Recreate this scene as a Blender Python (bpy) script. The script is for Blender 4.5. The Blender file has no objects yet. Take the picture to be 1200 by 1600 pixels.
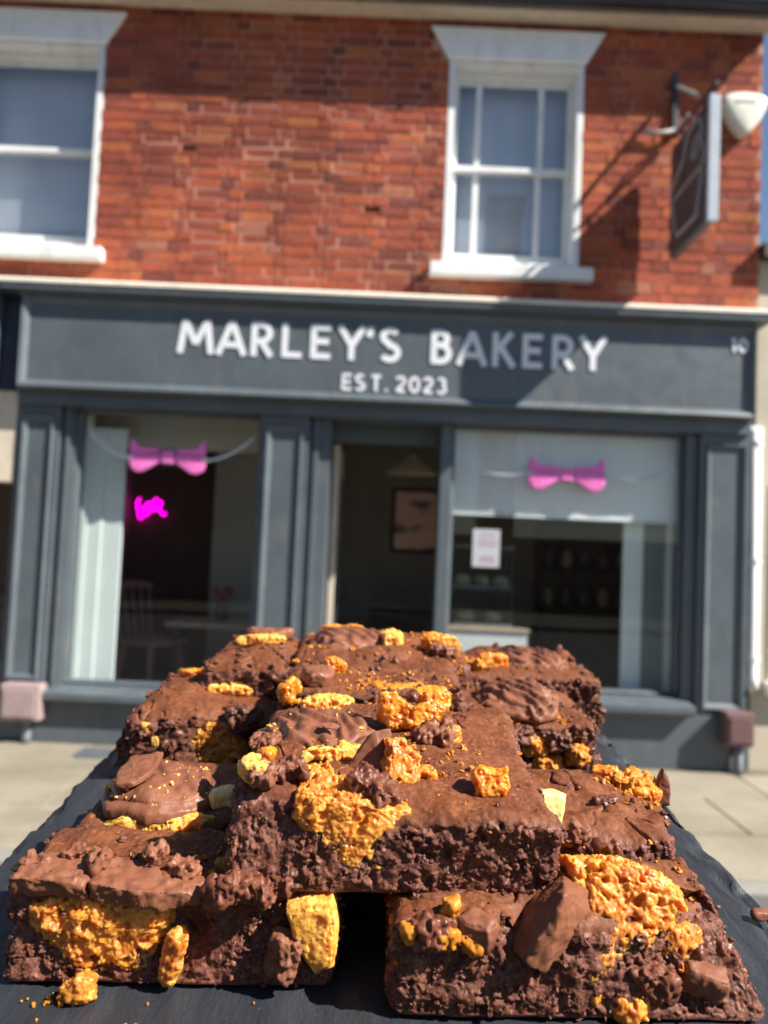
import bpy, bmesh, math, random
import numpy as np
from mathutils import Matrix, Vector, Euler

random.seed(7)
rad = math.radians
C = bpy.context.scene.collection
scene = bpy.context.scene

# ------------------------------------------------------------------ camera, light, exposure
cam_d = bpy.data.cameras.new('camera')
cam = bpy.data.objects.new('camera', cam_d)
C.objects.link(cam)
CAM = Vector((0.0, 0.0, 1.36))
cam.rotation_mode = 'XYZ'
cam.matrix_world = Matrix.Translation(CAM) @ (Matrix.Rotation(rad(90 + 2.95), 4, 'X') @ Matrix.Rotation(rad(2.5), 4, 'Z'))
cam_d.sensor_fit = 'VERTICAL'
cam_d.sensor_height = 36
cam_d.sensor_width = 27
cam_d.lens = 27
cam_d.clip_start = 0.01
cam_d.clip_end = 600
cam_d.dof.use_dof = True
cam_d.dof.focus_distance = 0.225
cam_d.dof.aperture_fstop = 14.0
cam_d.dof.aperture_blades = 0
scene.camera = cam

SUN = Vector((2.4, -1.0, 2.4)).normalized()          # towards the sun
world = bpy.data.worlds.new('World')
scene.world = world
world.use_nodes = True
wn = world.node_tree
sky = wn.nodes.new('ShaderNodeTexSky')
sky.sky_type = 'NISHITA'
sky.sun_disc = False
sky.sun_elevation = math.asin(SUN.z)
sky.sun_rotation = math.atan2(SUN.x, SUN.y)
sky.altitude = 50
sky.air_density = 1.0
sky.dust_density = 0.3
sky.ozone_density = 2.5
wn.links.new(sky.outputs[0], wn.nodes['Background'].inputs[0])
wn.nodes['Background'].inputs[1].default_value = 0.058
sun_d = bpy.data.lights.new('sun', 'SUN')
sun_d.energy = 5.0
sun_d.angle = rad(0.53)
sun_d.color = (1.0, 0.94, 0.85)
sun_o = bpy.data.objects.new('sun', sun_d)
sun_o.rotation_euler = (-SUN).to_track_quat('-Z', 'Y').to_euler()
C.objects.link(sun_o)
scene.view_settings.view_transform = 'Standard'
scene.view_settings.look = 'None'
scene.view_settings.exposure = 1.18
scene.view_settings.gamma = 1
scene.view_settings.use_curve_mapping = False
scene.cycles.use_denoising = True
scene.cycles.max_bounces = 10
scene.cycles.transparent_max_bounces = 12
scene.cycles.sample_clamp_indirect = 6
scene.cycles.caustics_reflective = False
scene.cycles.caustics_refractive = False

# ------------------------------------------------------------------ node helpers
class NT:
    def __init__(s, name):
        s.m = bpy.data.materials.new(name)
        s.m.use_nodes = True
        s.t = s.m.node_tree
        s.b = s.t.nodes['Principled BSDF']
        s.tc = s.t.nodes.new('ShaderNodeTexCoord')
    def link(s, a, b): s.t.links.new(a, b)
    def node(s, typ, **kw):
        n = s.t.nodes.new(typ)
        for k, v in kw.items(): setattr(n, k, v)
        return n
    def inp(s, sock, v):
        if isinstance(v, bpy.types.NodeSocket): s.link(v, sock)
        elif v is not None:
            if isinstance(v, (tuple, list)) and len(v) == 3 and len(sock.default_value) == 4: v = (*v, 1)
            sock.default_value = v
    def obj(s): return s.tc.outputs['Object']
    def pos(s): return s.node('ShaderNodeNewGeometry').outputs['Position']
    def mapping(s, vec, scale=(1, 1, 1), rot=(0, 0, 0)):
        n = s.node('ShaderNodeMapping'); s.link(vec, n.inputs[0]); n.inputs['Scale'].default_value = scale; n.inputs['Rotation'].default_value = rot
        return n.outputs[0]
    def noise(s, scale, detail=3, rough=.55, vec=None, dist=0):
        n = s.node('ShaderNodeTexNoise'); s.link(vec or s.obj(), n.inputs['Vector'])
        n.inputs['Scale'].default_value = scale; n.inputs['Detail'].default_value = detail
        n.inputs['Roughness'].default_value = rough; n.inputs['Distortion'].default_value = dist
        return n.outputs['Fac']
    def voro(s, scale, vec=None, feature='F1', out='Distance'):
        n = s.node('ShaderNodeTexVoronoi', feature=feature); s.link(vec or s.obj(), n.inputs['Vector'])
        n.inputs['Scale'].default_value = scale
        return n.outputs[out]
    def ramp(s, fac, stops, interp='LINEAR'):
        n = s.node('ShaderNodeValToRGB'); s.link(fac, n.inputs[0]); e = n.color_ramp.elements
        n.color_ramp.interpolation = interp
        while len(e) < len(stops): e.new(0.5)
        for q, (p, c) in zip(e, stops):
            q.position = p
            q.color = (*c, 1) if isinstance(c, tuple) else (c, c, c, 1)
        return n.outputs[0]
    def mix(s, f, a, b, mode='MIX'):
        n = s.node('ShaderNodeMix', data_type='RGBA', blend_type=mode)
        s.inp(n.inputs[0], f); s.inp(n.inputs[6], a); s.inp(n.inputs[7], b)
        return n.outputs[2]
    def math(s, op, a, b=None):
        n = s.node('ShaderNodeMath', operation=op); s.inp(n.inputs[0], a)
        if b is not None: s.inp(n.inputs[1], b)
        return n.outputs[0]
    def attr(s, name):
        return s.node('ShaderNodeAttribute', attribute_name=name).outputs['Fac']
    def bump(s, h, strength=.4, dist=.001, normal=None):
        n = s.node('ShaderNodeBump'); s.inp(n.inputs['Height'], h)
        n.inputs['Strength'].default_value = strength; n.inputs['Distance'].default_value = dist
        if normal: s.link(normal, n.inputs['Normal'])
        s.link(n.outputs[0], s.b.inputs['Normal'])
        return n.outputs[0]
    def set(s, **kw):
        names = dict(col='Base Color', rough='Roughness', metal='Metallic', spec='Specular IOR Level', sss='Subsurface Weight', coat='Coat Weight', coatr='Coat Roughness')
        for k, v in kw.items(): s.inp(s.b.inputs[names[k]], v)
        return s.m

M = {}
def paint(name, col, rough=.45, var=.12, dirt=None, scale=3.0):
    n = NT(name)
    f = n.noise(scale, 5, .6, n.pos())
    a = tuple(c * (1 - var) for c in col); b = tuple(min(1, c * (1 + var)) for c in col)
    c = n.ramp(f, [(.3, a), (.7, b)])
    if dirt:
        g = n.ramp(n.noise(11, 6, .65, n.mapping(n.pos(), (1, 1, .35))), [(.52, 0.0), (.72, .7)])
        c = n.mix(g, c, dirt)
    n.bump(n.noise(60, 4, .6, n.pos()), .15, .002)
    n.set(col=c, rough=n.ramp(n.noise(9, 3, .5, n.pos()), [(.3, rough * .8), (.7, min(1, rough * 1.25))]))
    return n.m
M['navy'] = paint('slate_blue_paint', (.086, .106, .122), .42, .14, (.135, .135, .128), 2.2)
M['gutter'] = paint('dark_gutter_paint', (.018, .026, .045), .35, .2)
M['white'] = paint('white_paint', (.78, .79, .78), .4, .04, (.55, .54, .50))
M['lintel'] = paint('lintel_paint', (.86, .87, .88), .6, .04, (.68, .68, .68), 4)
M['cream'] = paint('cream_paint', (.62, .53, .42), .6, .08, (.42, .35, .27))
M['flash'] = paint('flashing', (.74, .68, .58), .6, .08, (.45, .40, .33), 6)
M['neigh'] = paint('neighbour_render', (.46, .41, .32), .8, .07, (.45, .40, .32))
M['mauve'] = paint('mauve_enamel', (.34, .25, .25), .5, .12, (.20, .15, .15), 12)
M['maroon'] = paint('maroon_enamel', (.14, .075, .075), .5, .15, None, 12)
M['wallbeige'] = paint('interior_wall', (.62, .60, .55), .8, .06)
M['wallbrown'] = paint('interior_brown_wall', (.15, .085, .06), .8, .15)
M['walldark'] = paint('interior_dark_wall', (.20, .175, .15), .8, .12)
M['floorin'] = paint('interior_floor', (.24, .19, .15), .5, .2)
M['ceil'] = paint('interior_ceiling', (.72, .69, .62), .8, .05)
M['panelwhite'] = paint('window_panel_white', (.80, .86, .83), .5, .04)
M['blind'] = paint('blind_cloth', (.90, .90, .90), .8, .03)
M['blindup'] = paint('upper_blind_cloth', (.76, .76, .79), .8, .08)
M['slatdark'] = paint('grey_slats', (.28, .32, .31), .5, .1)
M['iron'] = paint('wrought_iron', (.035, .037, .045), .4, .25)
M['ironlight'] = paint('pale_iron', (.40, .36, .33), .5, .2)  # paler copy of the iron, the brace's sunlit look put into the colour
M['signface'] = paint('sign_face', (.045, .043, .05), .5, .1)
M['rim'] = paint('sign_rim', (.42, .47, .53), .35, .05)
M['emblem'] = paint('emblem_grey', (.30, .28, .29), .5, .1)
M['alarm'] = paint('alarm_plastic', (.74, .73, .62), .35, .03)
M['alarmprint'] = paint('alarm_print', (.45, .46, .43), .5, .05)
M['lettering'] = paint('lettering_white', (.74, .76, .80), .4, .03)
M['pink'] = paint('pink_paper', (.84, .19, .56), .85, .10, None, 20)
M['purple'] = paint('purple_paper', (.36, .09, .38), .6, .1, None, 20)
M['bead'] = paint('white_bead', (.62, .66, .68), .4, .05)
M['chair'] = paint('mauve_chair_paint', (.36, .19, .185), .5, .12)
M['tabletop'] = paint('table_wood', (.52, .40, .28), .5, .15)
M['darkwood'] = paint('dark_wood', (.045, .03, .025), .5, .2)
M['counterwhite'] = paint('counter_white', (.78, .78, .75), .5, .04)
M['pendant'] = paint('pendant_shade', (.62, .55, .38), .5, .1)
M['mirrorpic'] = None
M['paper'] = paint('notice_paper', (.80, .74, .79), .7, .02)
M['paperink'] = paint('notice_print', (.62, .36, .48), .7, .05)
M['conduit'] = paint('grey_conduit', (.20, .22, .24), .5, .1)
M['iron_cover'] = paint('cover_iron', (.09, .10, .11), .6, .2, None, 30)
M['flower'] = paint('pink_petals', (.45, .16, .22), .6, .2)
M['ceramic'] = paint('grey_ceramic', (.16, .17, .17), .4, .1)
M['cake'] = paint('cake_crumb', (.50, .42, .26), .8, .2, None, 30)

def brick_mat(name, island):
    n = NT(name)
    if island: r = n.node('ShaderNodeNewGeometry').outputs['Random Per Island']
    else: r = n.node('ShaderNodeObjectInfo').outputs['Random']
    base = n.ramp(r, [(0, (.21, .062, .050)), (.12, (.29, .074, .050)), (.35, (.36, .086, .050)), (.6, (.40, .096, .050)), (.84, (.45, .112, .052)), (.95, (.51, .150, .062)), (1, (.41, .16, .11))])
    p = n.pos()
    st = n.ramp(n.noise(1.6, 5, .6, p), [(.36, .62), (.60, 1.0)])
    c = n.mix(1.0, base, st, 'MULTIPLY')
    fr = n.ramp(n.noise(42, 5, .7, p), [(.35, .72), (.62, 1.12)])
    c = n.mix(1.0, c, fr, 'MULTIPLY')
    ef = n.ramp(n.noise(7, 6, .7, p), [(.60, 0.0), (.78, .42)])
    c = n.mix(ef, c, (.40, .22, .17))
    n.bump(n.noise(90, 5, .65, p), .6, .006)
    return n.set(col=c, rough=.9, spec=.25)
M['brick'] = brick_mat('red_brick', False)
M['brick_mass'] = brick_mat('red_brick_mass', True)
n = NT('mortar')
p = n.pos()
n.bump(n.noise(120, 4, .6, p), .6, .004)
M['mortar'] = n.set(col=n.ramp(n.noise(4, 5, .65, p), [(.35, (.33, .155, .105)), (.65, (.50, .285, .215))]), rough=.95)

def stone_mat(name, cols, scale=1.0):
    n = NT(name)
    p = n.pos()
    r = n.node('ShaderNodeObjectInfo').outputs['Random']
    c = n.ramp(n.noise(2.2 * scale, 6, .65, p), [(.3, cols[0]), (.7, cols[1])])
    c = n.mix(1.0, c, n.ramp(r, [(0, .84), (1, 1.08)]), 'MULTIPLY')
    c = n.mix(n.ramp(n.noise(26 * scale, 6, .7, p), [(.5, 0.0), (.72, .5)]), c, cols[2])
    c = n.mix(n.ramp(n.noise(.9 * scale, 4, .6, n.mapping(p, (1, 2.4, 1))), [(.45, 0.0), (.68, .5)]), c, cols[2])
    c = n.mix(n.ramp(n.voro(3.2, p), [(.035, .7), (.055, 0.0)]), c, tuple(q * .6 for q in cols[2]))
    n.bump(n.noise(160, 5, .7, p), .5, .004)
    return n.set(col=c, rough=.85, spec=.3)
M['paving'] = stone_mat('paving_stone', ((.235, .205, .150), (.315, .285, .220), (.135, .118, .085)))
M['joint'] = stone_mat('paving_joint', ((.13, .115, .085), (.18, .155, .115), (.10, .087, .067)))
M['kerb'] = stone_mat('kerb_granite', ((.24, .23, .21), (.33, .31, .28), (.17, .16, .15)), 3)
n = NT('asphalt')
p = n.pos()
n.bump(n.voro(140, p), .6, .006)
M['road'] = n.set(col=n.ramp(n.noise(3, 6, .7, p), [(.3, (.085, .083, .080)), (.7, (.125, .12, .112))]), rough=.9)

# window glass: clear pane that mirrors by Fresnel, no caustics needed
def glass_mat(name, tint, boost=1.0):
    n = NT(name)
    out = n.t.nodes['Material Output']
    tr = n.node('ShaderNodeBsdfTransparent'); tr.inputs[0].default_value = (*tint, 1)
    gl = n.node('ShaderNodeBsdfGlossy'); gl.inputs['Roughness'].default_value = .0
    ge = n.node('ShaderNodeNewGeometry'); dt_ = n.node('ShaderNodeVectorMath', operation='DOT_PRODUCT')
    n.link(ge.outputs['Incoming'], dt_.inputs[0]); n.link(ge.outputs['True Normal'], dt_.inputs[1])
    k = n.math('POWER', n.math('SUBTRACT', 1.0, n.math('ABSOLUTE', dt_.outputs['Value'])), 5.0)
    f = n.math('MULTIPLY', n.math('ADD', n.math('MULTIPLY', k, .95), .045), boost)
    bp = n.node('ShaderNodeBump'); n.link(n.noise(1.4, 1, .4, n.pos()), bp.inputs['Height']); bp.inputs['Strength'].default_value = .05; bp.inputs['Distance'].default_value = .02
    n.link(bp.outputs[0], gl.inputs['Normal'])
    mx = n.node('ShaderNodeMixShader')
    n.link(f, mx.inputs[0]); n.link(tr.outputs[0], mx.inputs[1]); n.link(gl.outputs[0], mx.inputs[2])
    n.link(mx.outputs[0], out.inputs[0])
    return n.m
M['glassup'] = glass_mat('upper_window_glass', (.90, .93, .95), 2.0)
M['glass'] = glass_mat('window_glass', (.93, .95, .95), 0.6)
n = NT('neon_magenta')
n.b.inputs['Emission Color'].default_value = (1, .0, .62, 1); n.b.inputs['Emission Strength'].default_value = 2.2
M['neon'] = n.set(col=(.8, .02, .5), rough=.5)
n = NT('painted_reflection')
g = n.ramp(n.noise(3.2, 2, .5, n.mapping(n.pos(), (1, 1, 2.6))), [(.38, (.14, .12, .16)), (.48, (.70, .46, .38)), (.75, (.80, .54, .44))])  # pink and dark bands: a mirrored brick view painted into the colour
M['picture'] = n.set(col=g, rough=.5)

# ------------------------------------------------------------------ mesh helpers
class MB:
    def __init__(s): s.v = []; s.f = []
    def box(s, x0, x1, y0, y1, z0, z1):
        b = len(s.v)
        s.v += [(x0, y0, z0), (x1, y0, z0), (x1, y1, z0), (x0, y1, z0), (x0, y0, z1), (x1, y0, z1), (x1, y1, z1), (x0, y1, z1)]
        s.f += [tuple(b + i for i in q) for q in ((3, 2, 1, 0), (4, 5, 6, 7), (0, 1, 5, 4), (1, 2, 6, 5), (2, 3, 7, 6), (3, 0, 4, 7))]
        return s
    def prism(s, poly, axis, a0, a1):
        """poly: 2D counter-clockwise points; axis 'y': points are (x,z) ; 'x': points are (y,z)"""
        b = len(s.v); k = len(poly)
        for a in (a0, a1):
            for p in poly:
                s.v.append((p[0], a, p[1]) if axis == 'y' else (a, p[0], p[1]))
        s.f.append(tuple(b + i for i in range(k)) if axis == 'y' else tuple(b + k - 1 - i for i in range(k)))
        s.f.append(tuple(b + k + k - 1 - i for i in range(k)) if axis == 'y' else tuple(b + k + i for i in range(k)))
        for i in range(k):
            j = (i + 1) % k
            q = (b + i, b + i + k, b + j + k, b + j)
            s.f.append(q if axis == 'y' else q[::-1])
        return s
    def tube(s, pts, r, seg=8, closed=False):
        pts = [Vector(p) for p in pts]; n = len(pts); b = len(s.v)
        rs = r if isinstance(r, (list, tuple)) else [r] * n
        for i, p in enumerate(pts):
            a = pts[(i - 1) % n] if (closed or i) else p
            c = pts[(i + 1) % n] if (closed or i < n - 1) else p
            d = (c - a).normalized()
            u = d.orthogonal().normalized() if i == 0 else (u - d * u.dot(d)).normalized()
            w = d.cross(u)
            for k in range(seg):
                t = 2 * math.pi * k / seg
                s.v.append(tuple(p + (u * math.cos(t) + w * math.sin(t)) * rs[i]))
        for i in range(n if closed else n - 1):
            for k in range(seg):
                a0 = b + i * seg + k; a1 = b + i * seg + (k + 1) % seg
                b0 = b + ((i + 1) % n) * seg + k; b1 = b + ((i + 1) % n) * seg + (k + 1) % seg
                s.f.append((a0, a1, b1, b0))
        if not closed:
            s.f.append(tuple(b + seg - 1 - k for k in range(seg)))
            s.f.append(tuple(b + (n - 1) * seg + k for k in range(seg)))
        return s
    def lathe(s, prof, c, seg=20):
        b = len(s.v)
        for r, z in prof:
            for k in range(seg):
                t = 2 * math.pi * k / seg
                s.v.append((c[0] + r * math.cos(t), c[1] + r * math.sin(t), c[2] + z))
        for i in range(len(prof) - 1):
            for k in range(seg):
                s.f.append((b + i * seg + k, b + i * seg + (k + 1) % seg, b + (i + 1) * seg + (k + 1) % seg, b + (i + 1) * seg + k))
        s.f.append(tuple(b + seg - 1 - k for k in range(seg)))
        s.f.append(tuple(b + (len(prof) - 1) * seg + k for k in range(seg)))
        return s
    def slab(s, x0, x1, z0, z1, y0, y1, holes):
        """wall slab between y0 (front) and y1 with rectangular holes (hx0,hx1,hz0,hz1)"""
        xs = sorted({x0, x1, *[v for h in holes for v in h[:2] if x0 < v < x1]}); zs = sorted({z0, z1, *[v for h in holes for v in h[2:] if z0 < v < z1]})
        def solid(i, j):
            if not (0 <= i < len(xs) - 1 and 0 <= j < len(zs) - 1): return False
            cx = (xs[i] + xs[i + 1]) / 2; cz = (zs[j] + zs[j + 1]) / 2
            return not any(h[0] < cx < h[1] and h[2] < cz < h[3] for h in holes)
        def q(*p):
            b = len(s.v); s.v.extend(p); s.f.append((b, b + 1, b + 2, b + 3))
        for i in range(len(xs) - 1):
            for j in range(len(zs) - 1):
                if not solid(i, j): continue
                a, b_, c, d = xs[i], xs[i + 1], zs[j], zs[j + 1]
                q((a, y0, c), (b_, y0, c), (b_, y0, d), (a, y0, d)); q((b_, y1, c), (a, y1, c), (a, y1, d), (b_, y1, d))
                if not solid(i - 1, j): q((a, y1, c), (a, y0, c), (a, y0, d), (a, y1, d))
                if not solid(i + 1, j): q((b_, y0, c), (b_, y1, c), (b_, y1, d), (b_, y0, d))
                if not solid(i, j - 1): q((a, y1, c), (b_, y1, c), (b_, y0, c), (a, y0, c))
                if not solid(i, j + 1): q((a, y0, d), (b_, y0, d), (b_, y1, d), (a, y1, d))
        return s
    def build(s, name, m, parent=None, bevel=0, smooth=False, loc=None):
        org = Vector((0, 0, 0))
        if loc is not None: org = Vector(loc)
        elif parent is not None: org = world_org(parent)
        me = bpy.data.meshes.new(name)
        me.from_pydata([tuple(Vector(v) - org) for v in s.v], [], s.f)
        me.update()
        me.materials.append(m)
        if smooth: me.polygons.foreach_set('use_smooth', [True] * len(me.polygons))
        o = bpy.data.objects.new(name, me)
        C.objects.link(o)
        if parent is not None:
            o.parent = parent
            if loc is not None: o.location = org - world_org(parent)
        else: o.location = org
        if bevel:
            b = o.modifiers.new('edge', 'BEVEL'); b.width = bevel; b.segments = 2; b.limit_method = 'ANGLE'; b.angle_limit = rad(40)
        return o
def world_org(o):
    v = Vector((0, 0, 0))
    while o is not None:
        v += o.location; o = o.parent
    return v
def tag(o, label=None, cat=None, group=None, kind=None):
    if label: o['label'] = label
    if cat: o['category'] = cat
    if group: o['group'] = group
    if kind: o['kind'] = kind
    return o
def empty(name, loc, label, cat, group=None):
    o = bpy.data.objects.new(name, None); C.objects.link(o); o.location = loc; o.empty_display_size = .05
    return tag(o, label, cat, group)
def box(name, m, parent, x0, x1, y0, y1, z0, z1, bevel=0):
    return MB().box(x0, x1, y0, y1, z0, z1).build(name, m, parent, bevel)

# ================================================================== SETTING: ground
tag(MB().box(-150, 150, -5.2, 3.28, -.45, -.115).build('road', M['road']), 'dark asphalt road in front of the kerb', None, None, 'structure')
tag(MB().box(-150, 150, -150, -5.2, -.45, -.02).build('far_ground', M['joint']), 'ground across the road behind the viewer', None, None, 'structure')
tag(MB().box(-150, 150, 12, 300, -.45, -.02).build('back_ground', M['joint']), 'ground behind the buildings', None, None, 'structure')
pav = tag(MB().box(-60, 60, 3.42, 12, -.3, -.012).build('pavement', M['joint']), 'pale stone pavement along the shopfront', None, None, 'structure')
rows = [(3.426, 3.985), (3.995, 4.58), (4.59, 5.1495)]
rng = random.Random(3)
for ri, (ya, yb) in enumerate(rows):
    x = -7.4 + (.0, .33, .12)[ri]
    while x < 7.2:
        wdt = (.76, .60, .90)[rng.randrange(3)]
        if ri == 1 and abs(x - 1.85) < .5 and x < 1.85: wdt = 1.85 - x
        dz = rng.uniform(-.002, .003)
        MB().box(x, x + wdt - .011, ya, yb, -.05, dz).build('paving_slab', M['paving'], pav, .004)
        x += wdt
MB().box(-60, 60, 5.1505, 5.3, -.05, .0).build('paving_edge', M['joint'], pav)
kb = tag(MB().box(-60, 60, 3.285, 3.415, -.4, -.02).build('kerb', M['joint']), 'grey granite kerb edging the pavement', None, None, 'structure')
x = -6.3
while x < 6.3:
    MB().box(x, x + .905, 3.2845, 3.416, -.2, .002 + rng.uniform(-.002, .002)).build('kerb_stone', M['kerb'], kb, .008)
    x += .915
dc = MB().box(-1.88, -1.60, 4.84, 5.08, -.02, .0062)
dc = dc.build('drain_cover', M['iron_cover'], None, .003, loc=(-1.74, 4.96, 0))
tag(dc, 'small dark iron cover set in the pavement below the left shop window', 'drain cover')
for i in range(5):
    MB().box(-1.85 + i * .052, -1.85 + i * .052 + .022, 4.87, 5.05, .0062, .010).build('rib', M['iron_cover'], dc)

# ================================================================== SHOP BUILDING
B = empty('shop_building', (0, 5.25, 0), 'red brick bakery building with sash windows and a dark grey-blue shopfront', 'building')
WY = 5.25
# windows upstairs: opening rectangles
WIN = [(.325, 1.278, 3.345, 4.846), (-3.06, -2.105, 3.345, 4.846)]
HOLES = []
BROKEN = [(-1.39, 4.085), (-.27, 3.78)]   # two broken bricks
# Flemish bond bricks
def brick_mesh(name, L, seed):
    r = random.Random(seed)
    H = .0655; D = .05; c = .004
    def j(a): return r.uniform(-a, a)
    v = []
    for y, k in ((0, c), (c, 0), (D, 0)):
        for sx, sz in ((-1, -1), (1, -1), (1, 1), (-1, 1)):
            v.append((sx * (L / 2 - k) + j(.0022), y + (j(.002) if y == 0 else 0), sz * (H / 2 - k) + j(.002)))
    f = [(0, 1, 2, 3)]
    for a in (0, 4):
        for i in range(4):
            k = (i + 1) % 4
            f.append((a + i, a + 4 + i, a + 4 + k, a + k))
    me = bpy.data.meshes.new(name); me.from_pydata(v, [], f); me.update(); me.materials.append(M['brick'])
    return me
ST = [brick_mesh('brick_stretcher', .214, i) for i in range(5)]
HD = [brick_mesh('brick_header', .101, 10 + i) for i in range(5)]
rb = random.Random(11)
spots = []
z = 3.193; row = 0
HOLD = []
while z < 5.13:
    x = -3.6 + (0 if row % 2 else -.168) + rb.uniform(-.012, .012); k = row % 2
    while x < 2.538:
        L = .214 if k % 2 == 0 else .101
        a, b = max(x, -3.6), min(x + L, 2.536)
        segs = [(a, b)]
        for (wx0, wx1, wz0, wz1) in WIN:
            if wz0 - .02 < z < wz1 + .03:
                ns = []
                for (p, q) in segs:
                    if q <= wx0 or p >= wx1: ns.append((p, q))
                    else:
                        if p < wx0 - .02: ns.append((p, wx0 - .002))
                        if q > wx1 + .02: ns.append((wx1 + .002, q))
                segs = ns
        for (p, q) in segs:
            if q - p > .03: spots.append((p, q, z, L))
        x += L + .011; k += 1
    z += .0765; row += 1
def lintel_hit(p, q, z):
    for cx in (.80, -2.58):
        if z > 4.84 and z < 5.10:
            hw = .50 + (z - 4.846) * .5 + .05
            if p < cx + hw - .05 and q > cx - hw + .05 and p > cx - hw and q < cx + hw: return True
    return False
spots = [s for s in spots if not lintel_hit(*s[:3])]
for bx_, bz_ in BROKEN:
    p, q, z, L = min(spots, key=lambda s: abs((s[0] + s[1]) / 2 - bx_) + 2 * abs(s[2] - bz_) + (1 if s[3] > .15 else 0))
    HOLES.append((p - .003, q + .003, z - .006, z + .038))
wall = MB().slab(-3.6, 2.538, 3.15, 5.16, WY + .004, WY + .2, WIN + HOLES).build('brick_wall', M['mortar'], B)
MB().slab(-3.6, 2.538, 3.15, 5.16, WY + .2005, WY + .26, WIN).build('inner_wall', M['walldark'], B)
def in_hole(p, q, z):
    for h in HOLES:
        if h[0] < (p + q) / 2 < h[1] and h[2] - .03 < z < h[3]: return True
    return False
spots.sort(key=lambda s: (abs((s[0] + s[1]) / 2 + .2) + abs(s[2] - 4.1) * .6) + (10 if s[0] < -2.75 else 0))
mass = MB(); nb = 0
for (p, q, z, L) in spots:
    full = abs((q - p) - L) < .004
    broken = in_hole(p, q, z)
    dy = rb.uniform(-.003, .004)
    if nb < 300 and not broken:
        me = rb.choice(ST if L > .15 else HD)
        o = bpy.data.objects.new('brick', me); C.objects.link(o); o.parent = wall
        o.location = ((p + q) / 2, WY - .002 + dy - 5.25, z)
        o.scale = ((q - p) / L, 1, 1)
        o.rotation_euler = (0, rb.uniform(-.006, .006), rb.uniform(-.01, .01))
        nb += 1
    else:
        zt = z + .0327
        if broken: zt = [h for h in HOLES if h[0] < (p + q) / 2 < h[1]][0][2] - .002
        if zt - (z - .0327) < .01: continue
        mass.box(p + rb.uniform(-.002, .002), q + rb.uniform(-.002, .002), WY - .002 + dy, WY + .03, z - .0327 + rb.uniform(-.002, .002), zt + rb.uniform(-.002, .002))
ms = mass.build('brick', M['brick_mass'], wall); ms['kind'] = 'stuff'

# eaves
box('eave_board', M['cream'], B, -3.6, 2.60, 5.105, 5.249, 5.128, 5.20, .004)
g = MB()
prof = [(5.10 - .0, 5.30), (5.10, 5.20)] + [(5.03 + .068 * math.cos(t), 5.185 + .055 * math.sin(t)) for t in [math.pi * 2 - math.pi * i / 10 for i in range(0, 11)]] + [(4.955, 5.29), (4.99, 5.30)]
g.prism(prof[::-1], 'x', -3.6, 2.66)
g.build('gutter', M['gutter'], B)
for gx in (-2.6, -1.5, -.4, .7, 1.8, 2.58):
    box('gutter_bracket', M['gutter'], B, gx - .015, gx + .015, 4.945, 5.02, 5.19, 5.306)
rf = MB(); rf.prism([(4.97, 5.31), (9.0, 8.1), (9.0, 8.2), (4.97, 5.40)], 'x', -3.6, 2.60)
rf.build('roof', M['darkwood'], B)
box('side_wall', M['mortar'], B, 2.44, 2.536, 5.51, 9.0, .0, 5.25)
box('rear_wall', M['mortar'], B, -3.6, 2.536, 9.0, 9.2, .0, 7.5)

def sash_window(x0, x1, bars):
    z0, z1 = 3.345, 4.846
    cx = (x0 + x1) / 2
    f = MB()
    f.box(x0, x0 + .045, WY - .003, 5.44, z0 + .03, z1); f.box(x1 - .045, x1, WY - .003, 5.44, z0 + .03, z1); f.box(x0 + .045, x1 - .045, 5.253, 5.44, z1 - .03, z1 - .001); f.box(x0 + .0455, x1 - .0455, 5.335, 5.44, z1 - .058, z1 - .0305)
    f.box(x0 + .045, x1 - .045, 5.30, 5.44, z0 + .03, z0 + .085)
    fr = f.build('window', M['white'], B, .004)
    gx0, gx1 = x0 + .085, x1 - .085
    zr = 4.13
    for nm, (ya, yb), (za, zb) in (('upper_sash', (5.372, 5.402), (zr - .02, z1 - .055)), ('lower_sash', (5.405, 5.435), (z0 + .086, zr + .018))):
        m = MB()
        m.box(x0 + .046, gx0, ya, yb, za, zb); m.box(gx1, x1 - .046, ya, yb, za, zb)
        m.box(gx0, gx1, ya + .001, yb - .001, zb - (.05 if nm == 'upper_sash' else .04), zb); m.box(gx0, gx1, ya + .001, yb - .001, za, za + (.04 if nm == 'upper_sash' else .085))
        for bx in bars: m.box(bx - .02, bx + .02, ya + .003, yb - .003, za + .04, zb - .03)
        m.build('sash', M['white'], fr, .003)
        MB().box(gx0 - .01, gx1 + .01, ya + .013, ya + .017, za + .03, zb - .03).build('pane', M['glassup'], fr)
    MB().box(x0 - .085, x1 + .085, 5.165, 5.30, 3.275, 3.365).build('sill', M['white'], fr, .006)
    MB().box(x0 + .05, x1 - .05, 5.50, 5.505, z0 + .02, z1).build('inner_blind', M['blindup'], fr)
    L = MB()
    L.prism([(cx - .487, z1 + .002), (cx + .487, z1 + .002), (cx + .615, 5.072), (cx - .615, 5.072)], 'y', WY - .028, WY + .10)
    L.build('lintel', M['lintel'], fr, .004)
    return fr
sash_window(.325, 1.278, (.555, 1.005))
sash_window(-3.06, -2.105, ())

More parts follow.
